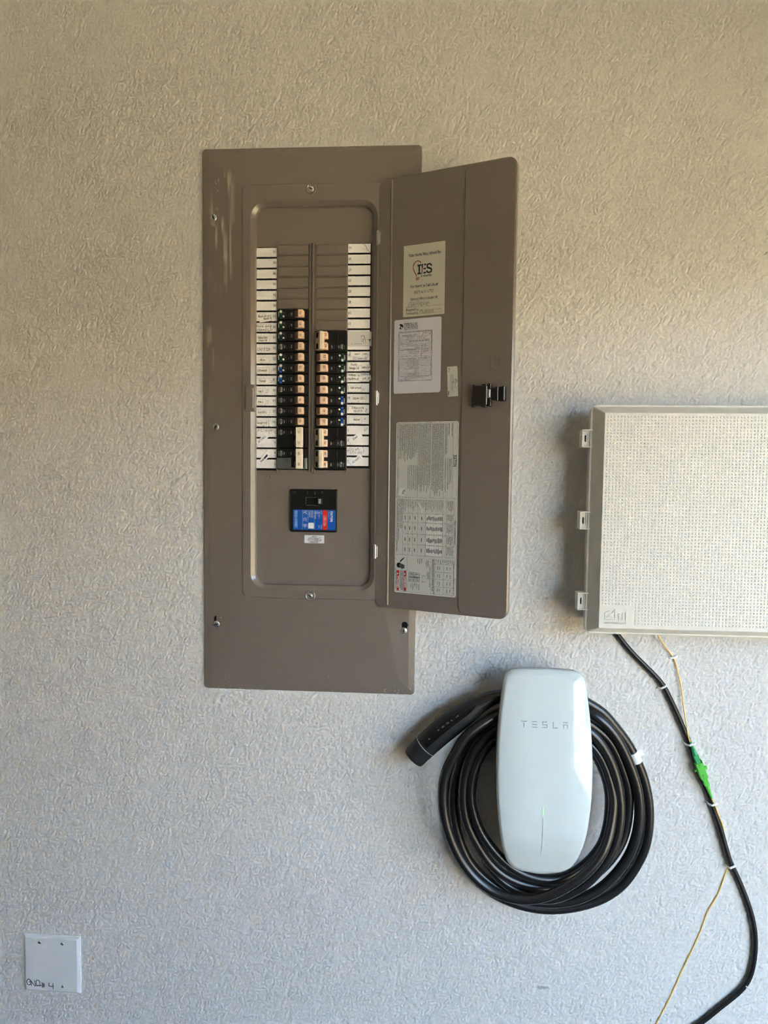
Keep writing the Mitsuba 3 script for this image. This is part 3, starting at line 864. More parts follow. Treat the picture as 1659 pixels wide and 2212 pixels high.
for o in (1.5, 14.5, 26):
    microtext(pr, -(Lz1 - o), -(Lz1 - o - 8), [Lx + q * LWd for q in (.31, .28, .25)], .8, LW, rng, -90, (.6, 1), 2)
q0 = (Lx + .375 * LWd, Lz0 + 3)
pr.poly(rect(q0[0], q0[1], q0[0] + 8.5, q0[1] + 9.5).buffer(.6), LW, 2)
pr.rects([(Lx + .04 * LWd, Lz1 - 2 - k * 1.32 - w_, Lx + .105 * LWd, Lz1 - 2 - k * 1.32) for k, w_ in enumerate(rng.uniform(.4, 1.15, 24))], lin(160, 190, 225), 2)
add('label', pr.shape('glossy_print'), main, label='blue label with a red band')
h0, h1 = P0(661, 1091), P0(697, 1074)
pr = Print(on_xz(mx0, mz0, -.0050))
ol = rect(*P0(661, 1091.5), *P0(691, 1075))
pr.poly(ol.buffer(.35).difference(ol.buffer(-.15)), lin(92, 92, 92))
for s_, u in (('OFF', 663), ('TRIP', 679), ('ON', 694.5)):
    q = P0(u, 1061.5)
    pr.text(s_, q[0], q[1], 2.4, lin(84, 84, 84), -90, squeeze=.8)
pr.poly(disc(*P0(637, 1064), 1.9).difference(disc(*P0(637, 1064), 1.5)), lin(80, 80, 80))
add('marking', pr.shape(), main)
q0, q1 = P0(686.5, 1090), P0(697.5, 1074)
hx = (mx0 + q0[0] / 1000, mx0 + q1[0] / 1000, mz0 + q0[1] / 1000, mz0 + q1[1] / 1000)
hk = add('handle', ply(box(hx[0], hx[1], -.0045, -.0150, hx[2], hx[3], .0009), 'black_plastic'), main, label='black handle marked 200')
pr = Print(on_xz(hx[0], hx[3], -.01505))
pr.text('200', 3.0, -2.3, 4.0, lin(235, 235, 235), -90, width=9.0, bold=True)
add('number', pr.shape(), hk)

# ------------------------------------------------------------------ the panel's door
HX, HY, TH = 0.12206, -0.0142, math.radians(21.495)
EX, EN = np.array([math.cos(TH), -math.sin(TH), 0]), np.array([-math.sin(TH), -math.cos(TH), 0])
DZ0 = 1.5


def on_door(v, lift=0.0, base=0.0):
    return np.array([HX, HY, DZ0]) + np.outer(v[:, 0] / 1000, EX) + np.outer(v[:, 1] / 1000, [0, 0, 1]) + np.outer(np.broadcast_to(base + lift * .06, len(v)) / 1000, EN)


def door_mesh(m):
    """From (local x, -height, z) in millimetres to the scene."""
    v = np.array(m.vertices)
    return trimesh.Trimesh(on_door(v[:, [0, 2]], 0, -v[:, 1]), m.faces, process=False)


def dplate(steps, r, k=6):
    return door_mesh(plate(steps, r, k))


door = add('door', ply(dplate([(0.5, 244.8, -373.6, 373.6, 9.0, 15), (0, 245.3, -374.2, 374.2, 8.0, 16), (0, 245.3, -374.2, 374.2, 0.9, 16), (.9, 244.4, -373.3, 373.3, 0.0, 15)], 16, 8), 'door_metal', 25), panel, label='open taupe door, its inside covered with stickers')
# pressed steps: a thin raised bead near the hinge, a shallow step further out
add('bead', ply(door_mesh(plate([(22.6, 26.8, -369.5, 370.5, 0.0), (23.6, 25.6, -369, 370, -1.0), (24.1, 25.0, -368.6, 369.6, -1.3)], .5, 2)), 'door_metal', 20), door, label='pale fold line')
z = 371.5
add('outer_band', ply(door_mesh(plate([(158.5, 244.2, -372, 372.2, 0.1, 14), (158.5, 244.2, -372, 372.2, -1.2, 14), (159.6, 243.2, -371, 371.2, -2.0, 13.5)], 14, 6)), 'door_metal', 20), door)
kx, kz = 216.8, 49.0
oct_ = sg.Polygon([(kx + .0 + a_, kz + b_) for a_, b_ in ((-8.8, -4.5), (-8.8, 4.5), (-4.5, 9.6), (0, 10.6), (4.5, 9.6), (8.8, 4.5), (8.8, -4.5), (4.5, -9.6), (0, -10.6), (-4.5, -9.6))])
add('knockout_ring', ply(door_mesh(slab(oct_.buffer(.7).difference(oct_.buffer(-.7)), -1.6, -3.4)), 'taupe_metal'), door)
for hz in (275.6, -1.7, -274.6):
    hm = cat(box(-2.6, 2.2, 2.5, -3.6, hz - 13, hz + 13, .8), box(2.2, 4.4, -.2, -1.8, hz - 10, hz + 10, .3))
    add('hinge', ply(door_mesh(hm), 'steel_pin'), door, label='small bright steel hinge')
# latch
LZ0, LZ1 = -23.0, 13.5
lk = add('latch', ply(door_mesh(cat(box(180, 206, -1.8, -12.5, LZ0 + 2, LZ1 - 2, 1.4), box(179, 184, -1.8, -9, LZ0, LZ1, .6), box(196, 204, -1.8, -10, LZ0 - .5, LZ1 + .5, .6), box(207, 211.5, -1.8, -9.5, LZ0 + .5, LZ1 + 1, .6))), 'latch_black'), door, label='glossy black latch')
add('spring_clip', ply(door_mesh(cat(box(204, 209, -6, -11.5, -9, 5, .5), box(209.5, 211.2, -6, -13.0, -8.5, 4.5, .4))), 'steel_pin'), lk, label='bright steel spring')
add('finger_pull', ply(door_mesh(cat(box(211, 217, -2, -7.5, -12.5, 6.5, .6), box(217, 224, -2, -12, -13.5, 8, 1.5), box(224, 234, -2, -9, -14.5, 9.0, 1.2), box(222.5, 225.0, -8, -14.0, -14.5, 8.5, .8), box(231.5, 235.8, -2, -13.5, -15, 9.5, 1.2))), 'latch_black'), lk)


def dprint(x0, z0, base=0.25):
    return Print(lambda v, lift: on_door(np.asarray(v) + [x0, z0], lift, base))


# sticker 1: who wired the home (76 x 120 mm)
pr = dprint(48.8, 135.2)
GREY1 = lin(196, 194, 182)
pr.sheet(rect(0, 0, 76.2, 120.5), GREY1)
B1, R1 = lin(22, 26, 48), lin(150, 34, 34)
pr.text('This Home Was Wired By', 38.5, 101, 4.6, B1, bold=True, anchor='c', width=60)
bulb = [(24.0, 66.0), (23.4, 70), (20.4, 75), (18.2, 81), (18.8, 87), (22, 91.4), (26.5, 92.8), (30.5, 91.2), (32.6, 88.8)]
cs = CubicSpline(np.arange(len(bulb)), bulb)(np.linspace(0, len(bulb) - 1, 40))
pr.poly(sg.LineString(cs).buffer(.75, cap_style='flat'), R1)
pr.line([(23.0, 63.4), (29.8, 64.8)], 1.5, R1)
pr.line([(23.2, 61.0), (29.4, 62.2)], 1.5, R1)
pr.text('I', 25.0, 70.5, 15.5, B1, bold=True, squeeze=.85)
pr.text('E', 32.2, 70.8, 15.5, B1, bold=True, squeeze=.8)
pr.text('S', 41.2, 70.8, 15.5, B1, bold=True, squeeze=.88)
pr.poly(rect(31.4, 77.0, 35.2, 79.6), GREY1, 2)
pr.poly(sg.Polygon([(33.6, 77.2), (36.2, 80.2), (39.4, 79.8), (37.0, 76.6)]), R1, 3)
pr.poly(disc(52.2, 72.2, .9), R1)
pr.text('Residential', 32.5, 65.2, 3.6, B1, bold=True, width=20)
pr.text('For Service Call Us at', 38.5, 48.4, 4.5, B1, bold=True, anchor='c', width=51)
pr.text('(817) 481-1711', 38.0, 38.2, 4.6, B1, bold=True, anchor='c', width=36)
pr.text('Ground Wire Located At', 38.6, 27.2, 4.2, B1, bold=True, anchor='c', width=50)
pr.hand('GARage', 9.5, 17.0, 7.6, .55, INK, seed=41, slant=.3)
pr.rects([(5, 15.6, 71, 16.0), (30, 8.9, 71, 9.3), (30, 3.2, 71, 3.6)], INK)
pr.text('Roughed by', 5, 9.6, 4.0, B1, bold=True, width=24)
pr.text('Trimmed by', 5, 3.4, 4.0, B1, bold=True, width=24)
pr.hand('Ruben', 31, 4.0, 6.2, .55, INK, seed=43, slant=.3)
key = add('notice_sticker', pr.shape(), door, label='light grey sticker naming who wired the home, a red bulb emblem on it')
for path, r in (([(40, 112), (40.5, 104), (39.6, 94), (37, 84), (36, 60), (37, 44), (39, 34), (43, 24)], 1.2), ([(43, 24), (40, 14), (39, 5)], .8), ([(45, 28), (50, 20), (53, 12), (54, 6)], 1.1), ([(8, 58), (11, 50), (15, 45), (20, 49)], .8), ([(44, 40), (50, 45), (58, 46)], .7)):
    q = np.array(path, float)
    s3 = spline(np.stack([q[:, 0], np.zeros(len(q)), q[:, 1]], 1), 1.5)
    m = tube(s3, r * np.sin(np.linspace(.15, math.pi - .15, len(s3))), 8)
    v = np.array(m.vertices)
    m = trimesh.Trimesh(on_door(v[:, [0, 2]] + [48.8, 135.2], 0, .25 - .25 * v[:, 1]), m.faces, process=False)
    pr.v.append(np.array(m.vertices)); pr.f.append(np.array(m.faces) + pr.n); pr.c.append(np.tile(GREY1, (len(m.vertices), 1))); pr.n += len(m.vertices)
scene[key] = pr.shape()

# sticker 2: energy compliance form (88 x 127 mm)
pr = dprint(32.6, 4.6)
pr.sheet(rect(0, 0, 87.6, 126.8).buffer(-3).buffer(3), lin(208, 208, 218))
K = lin(46, 46, 54)
pr.poly(disc(12.5, 115, 4.6).difference(sg.Polygon([(8, 118), (12, 117), (10, 112), (7, 111)])).difference(disc(14, 113, 1.6)), BLACK)
pr.text('DPIS', 18.5, 111.5, 8.6, BLACK, width=11, bold=True)
pr.text('BUILDER', 30.4, 116, 4.0, BLACK, width=14, bold=True)
pr.text('SERVICES', 30.4, 111.3, 4.0, BLACK, width=14, bold=True)
pr.text('ENERGY CODE INSPECTION', 18.5, 108.4, 1.9, BLACK, width=26, bold=True)
fr = rect(8.5, 21, 71, 105.5)
pr.poly(fr.buffer(.3).difference(fr.buffer(-.3)), K)
fr = rect(10, 75, 69.5, 104)
pr.poly(fr.buffer(.25).difference(fr.buffer(-.25)), K)
pr.text('Compliance Year ( IECC )', 14, 97.6, 3.2, K, width=30, bold=True)
pr.hand('2018', 52, 98, 4.8, .45, INK, seed=51, slant=.35)
rows_ = [96, 91.5, 87, 83.6, 80.4, 77.2]
pr.rects([(10, q, 69.5, q + .3) for q in (96.2, 91.2, 86.4, 83.4, 80.2, 77)] + [(46.5, 75, 46.8, 86.4), (47, 96.2, 47.3, 104)], K)
pr.text('Address:', 11, 92.6, 2.4, K, width=9)
pr.hand('2207 7th A', 23, 92.3, 4.4, .4, INK, seed=52, slant=.35)
pr.text('City/Zip Code:', 11, 87.6, 2.4, K, width=14)
microtext(pr, 28, 66, [88], 2.0, lin(120, 120, 128), np.random.default_rng(1), 0, (1, 1), 1, (3, 6), 1.2)
rng = np.random.default_rng(17)
for k, (w_, s_) in enumerate(((22, 'Testing Information'), (24, 'Conditioned Floor Area'), (8, 'Volume'), (20, 'Leakage to Outside'), (19, 'Total Duct Leakage'), (18, 'Infiltration ACH50'))):
    pr.text(s_, 45.6 if k else 34, 84.0 - 3.22 * k if k < 3 else 83.8 - 3.22 * k, 2.2, K, anchor='r', width=w_)
pr.rects([(10, 67.3, 69.5, 67.6), (10, 70.5, 69.5, 70.8), (10, 73.8, 69.5, 74.1), (10, 67.3, 10.3, 75), (69.2, 67.3, 69.5, 75), (46.5, 67.3, 46.8, 75)], K)
for k in range(4):
    pr.hand(('2418', '24180', '5.0 4.0', '2.39')[k], 51, (80.6, 77.3, 71, 67.9)[k], 2.2, .3, INK, seed=60 + k, slant=.3)
pr.text('Inspector Signature:', 11, 62.6, 2.8, K, width=22)
pr.rects([(34, 62.4, 69, 62.8)], K)
pr.hand('G- K.', 37, 63, 4.6, .45, INK, seed=66, slant=.4, gap=3)
fr = rect(10, 29.4, 69.5, 60)
pr.poly(fr.buffer(.25).difference(fr.buffer(-.25)), K)
pr.rects([(10, 60 - 2.78 * k, 69.5, 60.3 - 2.78 * k) for k in range(1, 11)] + [(46.5, 29.4, 46.8, 60)], K)
for k, (w_, s_) in enumerate(((24, 'Builder Verified Items'), (20, 'Slab Edge Insulation'), (28, 'Foundation Wall Insulation'), (21, 'Above Grade Walls'), (20, 'Exterior Sheathing'), (17, 'Ceiling Insulation'), (25, 'Exposed Floor Insulation'), (6, 'SHGC'), (9, 'U-Factor'), (20, 'Heating Equipment'), (20, 'Cooling Equipment'))):
    pr.text(s_, 45.4 if k else 40, 57.8 - 2.78 * k, 1.9, K, anchor='r', width=w_)
pr.text('Values', 55, 57.8, 2.0, K, width=7)
pr.text('* some values above may be averaged and/or represent', 12, 27.2, 2.2, K, width=54)
pr.text('a majority of the building component area.', 18, 25.0, 2.2, K, width=40)
pr.text("Builder's Signature:", 9.6, 22.2, 2.8, K, width=22)
pr.rects([(33, 22.0, 69, 22.3)], K)
add('form_sticker', pr.shape(), door, label='white energy compliance form sticker with a printed table')

# sticker 3: the narrow listing label
pr = dprint(132.6, -3.6)
pr.sheet(sa.rotate(rect(0, 0, 18.4, 50.2).buffer(-1.5).buffer(1.5), 2.5, origin=(9, 25)), lin(196, 198, 186))
pr.text('EATON', 1.6, 47.5, 2.0, BLACK, -90, width=7, bold=True)
pr.text('ELECTRIC CABINET FRONT', 7.6, 39, 2.3, K, -90, width=29)
pr.text('ISSUE NO. C-772532', 4.6, 37, 2.0, K, -90, width=22)
pr.poly(disc(13.6, 25.5, 3.3).difference(disc(13.6, 25.5, 2.6)), BLACK)
pr.text('UL', 12.4, 27.3, 2.4, BLACK, -60, squeeze=.8)
pr.text('LISTED', 12.6, 20.5, 2.0, K, -90, width=6.5)
pr.rects([(1.6, 2, 3, 9)], K)
add('listing_sticker', pr.shape(), door, label='narrow grey listing sticker with a round mark')

# sticker 4: the large instruction label (115 x 300 mm); its print runs down the sheet
LBW, LBH = 115.2, 299.5
pr = dprint(39.0, -344.6)
G4, K4 = lin(192, 193, 188), lin(54, 54, 56)
pr.sheet(rect(0, 0, LBW, LBH).buffer(-3).buffer(3), lin(214, 214, 208))
pr.poly(rect(1.6, 1.6, LBW - 1.6, LBH - 1.6), G4, 1)
S = lambda s: s * LBW
ZD = lambda t: LBH * (1 - t)


def vline(s, t0, t1, w=.35):
    pr.rects([(S(s), ZD(t1), S(s) + w, ZD(t0))], K4, 2)


def hline(t, s0, s1, w=.35):
    pr.rects([(S(s0), ZD(t), S(s1), ZD(t) + w)], K4, 2)


for a_ in ((.014, .014, .986, .986),):
    vline(a_[0], .006, .994), vline(a_[2] - .003, .006, .994), hline(.006, .014, .986), hline(.993, .014, .986)
for s_ in (.045, .36, .565, .775, .915):
    vline(s_, .006, .437)
hline(.437, .014, .96)
pr.text('EATON', S(.922), ZD(.190), 6.2, BLACK, -90, width=19.5, bold=True, lift=2)
rng = np.random.default_rng(23)
D = lambda t: -ZD(t)
mt = lambda ss, t0, t1, fill=(.85, 1.0), h=.95, c=K4: microtext(pr, D(t0), D(t1), [S(q) for q in ss], h, c, rng, -90, fill, 2, (.9, 3.6), .55)
mt([.895, .845], .012, .085, (.9, 1), 1.3)
mt([.795, .815], .012, .20, (.85, 1))
mt([.885, .862], .21, .38, (.7, 1))
mt([.835, .80], .21, .42, (.75, 1))
mt(np.linspace(.59, .755, 9), .012, .425, (.9, 1))
mt(np.linspace(.375, .545, 9), .012, .42, (.85, 1))
mt(np.linspace(.06, .34, 15), .012, .235, (.7, 1))
mt(np.linspace(.20, .345, 6), .25, .40, (.8, 1))
mt([.026], .012, .43, (1, 1), .8, lin(120, 120, 120))
tg = sa.rotate(rect(S(.055), ZD(.425), S(.055) + 11, ZD(.385)), -8)
pr.poly(tg, lin(214, 214, 208), 3)
pr.text('PRNG', S(.125), ZD(.390), 3.6, K4, -105, width=9, bold=True, lift=4)
# middle: the ratings table
for s_ in (.125, .215, .285, .50 - .13, .50, .77, .83, .95):
    vline(s_, .445, .775)
for t in (.437, .530, .582, .650, .712, .775):
    hline(t, .125, .965)
mt(np.linspace(.135, .765, 24), .448, .522, (.55, .95), .8)
mt(np.linspace(.845, .925, 5), .450, .522, (.6, .9), .9)
for t0, t1 in ((.533, .578), (.586, .645), (.655, .708), (.716, .77)):
    mt(np.linspace(.845, .925, 5), t0, t1, (.6, .95), .9)
    pr.rects([(S(q), ZD(t1), S(q) + 1.6, ZD(t0)) for q in np.linspace(.52, .75, 9)], lin(226, 226, 222), 2)
    mid = (t0 + t1) / 2
    pr.rects([(S(q) + (.0), ZD(mid + .012 * rng.uniform(.5, 1.3)), S(q) + 2.2, ZD(mid - .012 * rng.uniform(.5, 1.3))) for q in np.linspace(.52, .75, 10)], lin(110, 110, 112), 3)
    for q in (.16, .235, .32, .43):
        pr.rects([(S(q), ZD(mid + .010), S(q) + 1.5, ZD(mid - .010))], K4, 2)
mt([.03, .055, .08, .105], .445, .77, (.5, 1.0), .95)
mt([.965], .56, .70, (1, 1), 1.2)
hline(.775, .014, .986)
# foot: hazard panel, wiring diagram, wire table
vline(.205, .785, .993), vline(.60, .785, .993), vline(.66, .785, .993), vline(.80, .785, .993)
for t in (.815, .862, .905, .948):
    hline(t, .66, .97)
mt([.62, .637], .79, .99, (.85, 1), 1.1)
mt(np.linspace(.68, .78, 4), .79, .812, (.6, 1)), mt(np.linspace(.82, .93, 5), .79, .812, (.6, 1))
for t0 in (.83, .875, .918, .958):
    mt([.70, .73, .85, .90], t0, t0 + .022, (.7, 1), 1.2)
mt([.955], .79, .985, (1, 1), 1.1)
RD = lin(158, 18, 28)
pr.rects([(S(.155), ZD(.988), S(.195), ZD(.868)), (S(.035), ZD(.988), S(.075), ZD(.868))], RD, 2)
pr.text('DANGER', S(.163), ZD(.902), 3.3, lin(236, 236, 232), -90, width=20, bold=True, lift=3)
pr.text('PELIGRO', S(.043), ZD(.902), 3.3, lin(236, 236, 232), -90, width=21, bold=True, lift=3)
for s_ in (.16, .04):
    pr.poly(sg.Polygon([(S(s_), ZD(.893)), (S(s_ + .03), ZD(.888)), (S(s_), ZD(.883))]), lin(236, 236, 232), 3)
mt([.09, .107, .124, .138], .868, .985, (.85, 1), 1.0)
mt([.018], .868, .985, (.85, 1), 1.0)
pr.poly(disc(S(.07), ZD(.838), 4.6), BLACK, 2)
pr.poly(sg.Polygon([(S(.075), ZD(.832)), (S(.12), ZD(.828)), (S(.165), ZD(.836)), (S(.165), ZD(.853)), (S(.12), ZD(.860)), (S(.075), ZD(.848))]), lin(70, 70, 70), 3)
pr.line([(S(.085), ZD(.815)), (S(.125), ZD(.800)), (S(.105), ZD(.812)), (S(.16), ZD(.790))], 1.2, BLACK, 2)
for k in range(8):
    q = .235 + .024 * k
    pr.rects([(S(q), ZD(.930), S(q) + .4, ZD(.875)), ], K4, 2)
    pr.rects([(S(q), ZD(.908), S(q) + 1.7, ZD(.898))], BLACK, 2)
    mt([q], .880, .893, (1, 1), 1.2), mt([q], .913, .926, (1, 1), 1.2)
pr.rects([(S(.225), ZD(.875), S(.43), ZD(.875) + .4), (S(.225), ZD(.930), S(.43), ZD(.930) + .4)], K4, 2)
bx_ = rect(S(.46), ZD(.927), S(.505), ZD(.888))
pr.poly(bx_.buffer(.2).difference(bx_.buffer(-.2)), K4, 2)
mt([.535, .555], .865, .95, (.5, 1)), mt([.575], .83, .955, (1, 1), 1.0), mt(np.linspace(.27, .40, 5), .94, .98, (.5, 1), 1.0), mt(np.linspace(.38, .44, 3), .79, .83, (.5, 1), 1.0), mt([.52, .545], .80, .86, (.5, 1), 1.0)
# two creases in the film
for pts in ([(.40, .475), (.435, .505), (.44, .53), (.46, .55)], [(.36, .455), (.42, .495), (.45, .505)], [(.70, .38), (.74, .405)], [(.83, .385), (.86, .405)]):
    pr.line([(S(a_), ZD(b_)) for a_, b_ in pts], 1.0, lin(224, 224, 220), 4)
add('instruction_label', pr.shape(), door, label='large grey instruction label with tables and red danger bars')

# ------------------------------------------------------------------ network enclosure
net = thing('network_enclosure', 'cream plastic wiring box with a dimpled cover, at the right edge of the photo', 'wiring box')
NX0, NX1, NZ0, NZ1 = 0.4838, 0.8900, 1.0985, 1.4840
base = plate([(NX0 + .010, NX1 - .010, NZ0 + .010, NZ1 - .010, .0005), (NX0 + .010, NX1 - .010, NZ0 + .010, NZ1 - .010, -.052), (NX0 + .004, NX1 - .004, NZ0 + .004, NZ1 - .004, -.053), (NX0 + .004, NX1 - .004, NZ0 + .004, NZ1 - .004, -.058)], .012, 6)
add('base', ply(base, 'box_plastic', 30), net)
cov = plate([(NX0, NX1, NZ0, NZ1, -.0555), (NX0, NX1, NZ0, NZ1, -.0640), (NX0 + .0008, NX1 - .0008, NZ0 + .0008, NZ1 - .0008, -.0650, .0112), (NX0 + .0035, NX1 - .0035, NZ0 + .0035, NZ1 - .0035, -.0652, .0085),
             (NX0 + .0040, NX1 - .0040, NZ0 + .0040, NZ1 - .0040, -.0670, .004), (NX0 + .0180, NX1 - .0180, NZ0 + .0150, NZ1 - .0150, -.0890, .0015), (NX0 + .0190, NX1 - .0190, NZ0 + .0160, NZ1 - .0160, -.0895, .0012)], .012, 5)
cover_key = add('cover', ply(cov, 'box_plastic', 25), net)
FX0, FX1, FZ0, FZ1, FY = NX0 + .019, NX1 - .019, NZ0 + .016, NZ1 - .016, -.0895
pitch, half, hh = .00540, .00150, .0009
xs, zs = np.arange(FX0 + .0045, FX1 - .003, pitch), np.arange(FZ1 - .0055, FZ0 + .003, -pitch)
gx, gz = np.meshgrid(xs, zs)
keep = ~((gx < FX0 + .0565) & (gz < FZ0 + .0365))
gx, gz = gx[keep], gz[keep]
low = np.array([[-1, -1], [1, -1], [1, 1], [-1, 1]]) * half
v = np.concatenate([np.stack([gx[:, None] + low[:, 0] * k, np.full((len(gx), 4), FY - y), gz[:, None] + low[:, 1] * k], -1) for k, y in ((1, 0.0), (.62, hh))], 1).reshape(-1, 3)
f1 = np.array([[0, 1, 5], [0, 5, 4], [1, 2, 6], [1, 6, 5], [2, 3, 7], [2, 7, 6], [3, 0, 4], [3, 4, 7], [4, 5, 6], [4, 6, 7]])
add('dimples', ply(trimesh.Trimesh(v, (np.arange(len(gx))[:, None, None] * 8 + f1).reshape(-1, 3), process=False), 'box_plastic'), cover_key, label='grid of small raised dots', kind='stuff')
emb = []


def raise_text(s, x, z, h, w):
    v, f, ww = letters(s, h)
    m = meshkit.text_mesh(s, h, .0013, True)
    q = np.array(m.vertices)
    return trimesh.Trimesh(np.stack([x + q[:, 0] * w / ww, FY + .0001 - q[:, 2], z + q[:, 1]], 1), m.faces, process=False)


emb.append(raise_text('tii', FX0 + .029, FZ0 + .0135, .0118, .0150))
emb.append(raise_text('tii technologies', FX0 + .0085, FZ0 + .0068, .0027, .036))
sw = lambda pts, w: slab(sg.LineString([(FX0 + a / 1000, FZ0 + b / 1000) for a, b in pts]).buffer(w / 2000, cap_style='flat'), FY + .0001, FY - .0012)
emb += [sw([(9, 13.5), (9, 25), (16, 28)], 1.1), sw([(9, 13.5), (25, 13.5), (25, 29), (20, 24), (10, 20)], 1.1), sw([(9, 15), (17, 21), (22, 25.5), (25, 31)], 1.1), sw([(16, 22), (25, 15)], 1.1)]
add('emblem', ply(cat(*emb), 'box_plastic'), cover_key, label='raised lettering reading tii technologies')
for zc, xo in ((1.4278, 0), (1.2906, 0), (1.1536, 0)):
    x0 = NX0 - .0132
    m = cat(box(x0, NX0 + .006, -.0500, -.0680, zc + .0128, zc + .0150, .0004), box(x0, NX0 + .006, -.0500, -.0680, zc - .0150, zc - .0128, .0004), box(x0, x0 + .0015, -.045, -.0670, zc - .0150, zc + .0150, .0003),
            slab(rect(x0, zc - .0135, x0 + .0118, zc + .0135).difference(sg.LineString([(x0 + .0062, zc - .0045), (x0 + .0062, zc + .0045)]).buffer(.0013)), -.054, -.0640), box(x0 + .0105, x0 + .0122, -.045, -.0655, zc - .0130, zc + .0130, .0003))
    k = add('hinge_clip', ply(m, 'box_plastic'), net)
    add('slot', ply(slab(sg.LineString([(x0 + .0062, zc - .0045), (x0 + .0062, zc + .0045)]).buffer(.0014), -.0555, -.0585), 'slot_black'), k)

# ------------------------------------------------------------------ wall charger
chg = thing('wall_charger', 'glossy white wall charger with a green light line, the black cable coiled round it', 'charger')
CX, CZT, CZB = 0.4185, 1.0325, 0.6780
wz = np.array([1.0325, 1.022, 0.995, 0.958, 0.920, 0.885, 0.850, 0.815, 0.780, 0.745, 0.715, 0.695, 0.6780])
ww = np.array([.0655, .0675, .0715, .0760, .0788, .0802, .0800, .0785, .0752, .0702, .0632, .0550, .0400])
dz = np.array([.072, .076, .083, .090, .096, .1005, .104, .106, .105, .0995, .089, .081, .075])
wcs, dcs = CubicSpline(wz[::-1], ww[::-1]), CubicSpline(wz[::-1], dz[::-1])


def charger_outline(n=40, rt=.019, rb=.012):
    zz = CZB + (CZT - CZB) * (0.5 - 0.5 * np.cos(np.linspace(0, math.pi, n)))
    w = wcs(zz)
    top, bot = CZT - zz, zz - CZB
    w = w - np.where(top < rt, rt - np.sqrt(np.maximum(rt ** 2 - (rt - top) ** 2, 0)), 0) - np.where(bot < rb, 1.25 * (rb - np.sqrt(np.maximum(rb ** 2 - (rb - bot) ** 2, 0))), 0)
    right_ = np.stack([CX + w, zz], 1)
    left_ = np.stack([CX - w, zz], 1)[::-1]
    nt = 12
    t = np.linspace(0, 1, nt + 2)[1:-1]
    topl = np.stack([right_[-1, 0] + t * (left_[0, 0] - right_[-1, 0]), np.full(nt, CZT) + .0022 * np.sin(t * math.pi)], 1)
    botl = np.stack([left_[-1, 0] + t * (right_[0, 0] - left_[-1, 0]), np.full(nt, CZB) - .003 * np.sin(t * math.pi)], 1)
    return np.vstack([right_, topl, left_, botl])


CO = charger_outline()
CC = np.array([CX, (CZT + CZB) / 2])


def charger_y(x, z, r):
    z = np.clip(z, CZB, CZT)
    return -(dcs(z) - .0015 - .0062 * np.abs((x - CX) / .0775) ** 3.2) + .004 * np.maximum(r - .955, 0) ** 2 / .045 ** 2


rings = []
for r in (.03, .15, .3, .45, .6, .72, .82, .9, .94, .965, .985, .995, 1.0):
    p = CC + (CO - CC) * r
    rings.append(ring3(p, charger_y(p[:, 0], p[:, 1], r)))
edge_y = rings[-1][:, 1]
rings.append(ring3(CO, edge_y + .004))
glass = loft(rings[::-1], False, True)
add('front_glass', ply(glass, 'charger_glass', True), chg, label='glossy white glass front')
sh = []
for k, y in ((.9985, .0035), (.996, .0150), (.985, None)):
    p = CC + (CO - CC) * k
    sh.append(ring3(p, edge_y + y if y else np.full(len(p), -.056)))
add('shell', ply(loft(sh[::-1], True, False), 'charger_back', 40), chg, label='grey shell behind the glass')
add('rear_body', ply(plate([(CX - .048, CX + .048, .735, .925, .0), (CX - .048, CX + .048, .735, .925, -.058)], .02, 6), 'charger_back', 30), chg)


def on_glass(poly, d=.0003):
    v, f = tri(poly.segmentize(.004) if hasattr(poly, 'segmentize') else poly)
    y = charger_y(v[:, 0], v[:, 1], .5)
    return trimesh.Trimesh(np.stack([v[:, 0], y - d, v[:, 1]], 1), f, process=False)


def tesla(x0, z0, w, h):
    """The lettering's bars in a unit cell of width 1, height 1 per letter."""
    b = []
    cw = w / 5.0 * .58
    pit = (w - cw) / 4

    def bar(i, a0, b0, a1, b1):
        b.append(rect(x0 + i * pit + a0 * cw, z0 + b0 * h, x0 + i * pit + a1 * cw, z0 + b1 * h))
    t = .15
    bar(0, 0, 1 - t, 1, 1), bar(0, .41, 0, .59, .74)
    for q in (0, .415, 1 - t):
        bar(1, .04, q, 1, q + t)
    bar(2, .02, 0, .98, t), bar(2, .80, 0, .98, .56), bar(2, .02, .42, .98, .42 + t), bar(2, .02, .42, .20, 1), bar(2, .02, 1 - t, .96, 1)
    bar(3, .05, 0, .23, 1), bar(3, .05, 0, .95, t)
    bar(4, .04, 1 - t, .96, 1), bar(4, .04, .50, .96, .50 + t), bar(4, .04, 0, .22, .6), bar(4, .78, 0, .96, .6)
    return b


pa, pb = at(1126.5, 1572, -.094), at(1229, 1557, -.094)
lg = [on_glass(q) for q in tesla(pa[0], pa[2], pb[0] - pa[0], .0105)]
add('logo', ply(cat(*lg), 'logo_grey'), chg, label='grey lettering across the glass')
pl0, pl1, pl2 = at(1173.3, 1745, -.104), at(1173.0, 1762, -.104), at(1170, 1851, -.094)
led = sg.LineString([(pl0[0], pl0[2]), (pl1[0], pl1[2])]).buffer(.0011, quad_segs=3)
scene['led_green'] = {'type': 'diffuse', 'reflectance': rgb((.3, .8, .3))}
add('status_light', ply(on_glass(led, .0004), 'led_green', emitter={'type': 'area', 'radiance': rgb((.0045, .0100, .0050))}), chg, label='lit green status light')
add('light_line', ply(on_glass(sg.LineString([(pl1[0], pl1[2]), (pl2[0], pl2[2])]).buffer(.00032), .0004), 'line_grey'), chg, label='thin grey line below the light')

# ------------------------------------------------------------------ charging cable and connector
cab = thing('charging_cable', 'thick black charging cable coiled on the wall charger, ending in a handle', 'cable')
CR = .0086


def route(pts):
    return [at(u, v, y) for u, v, y in pts]


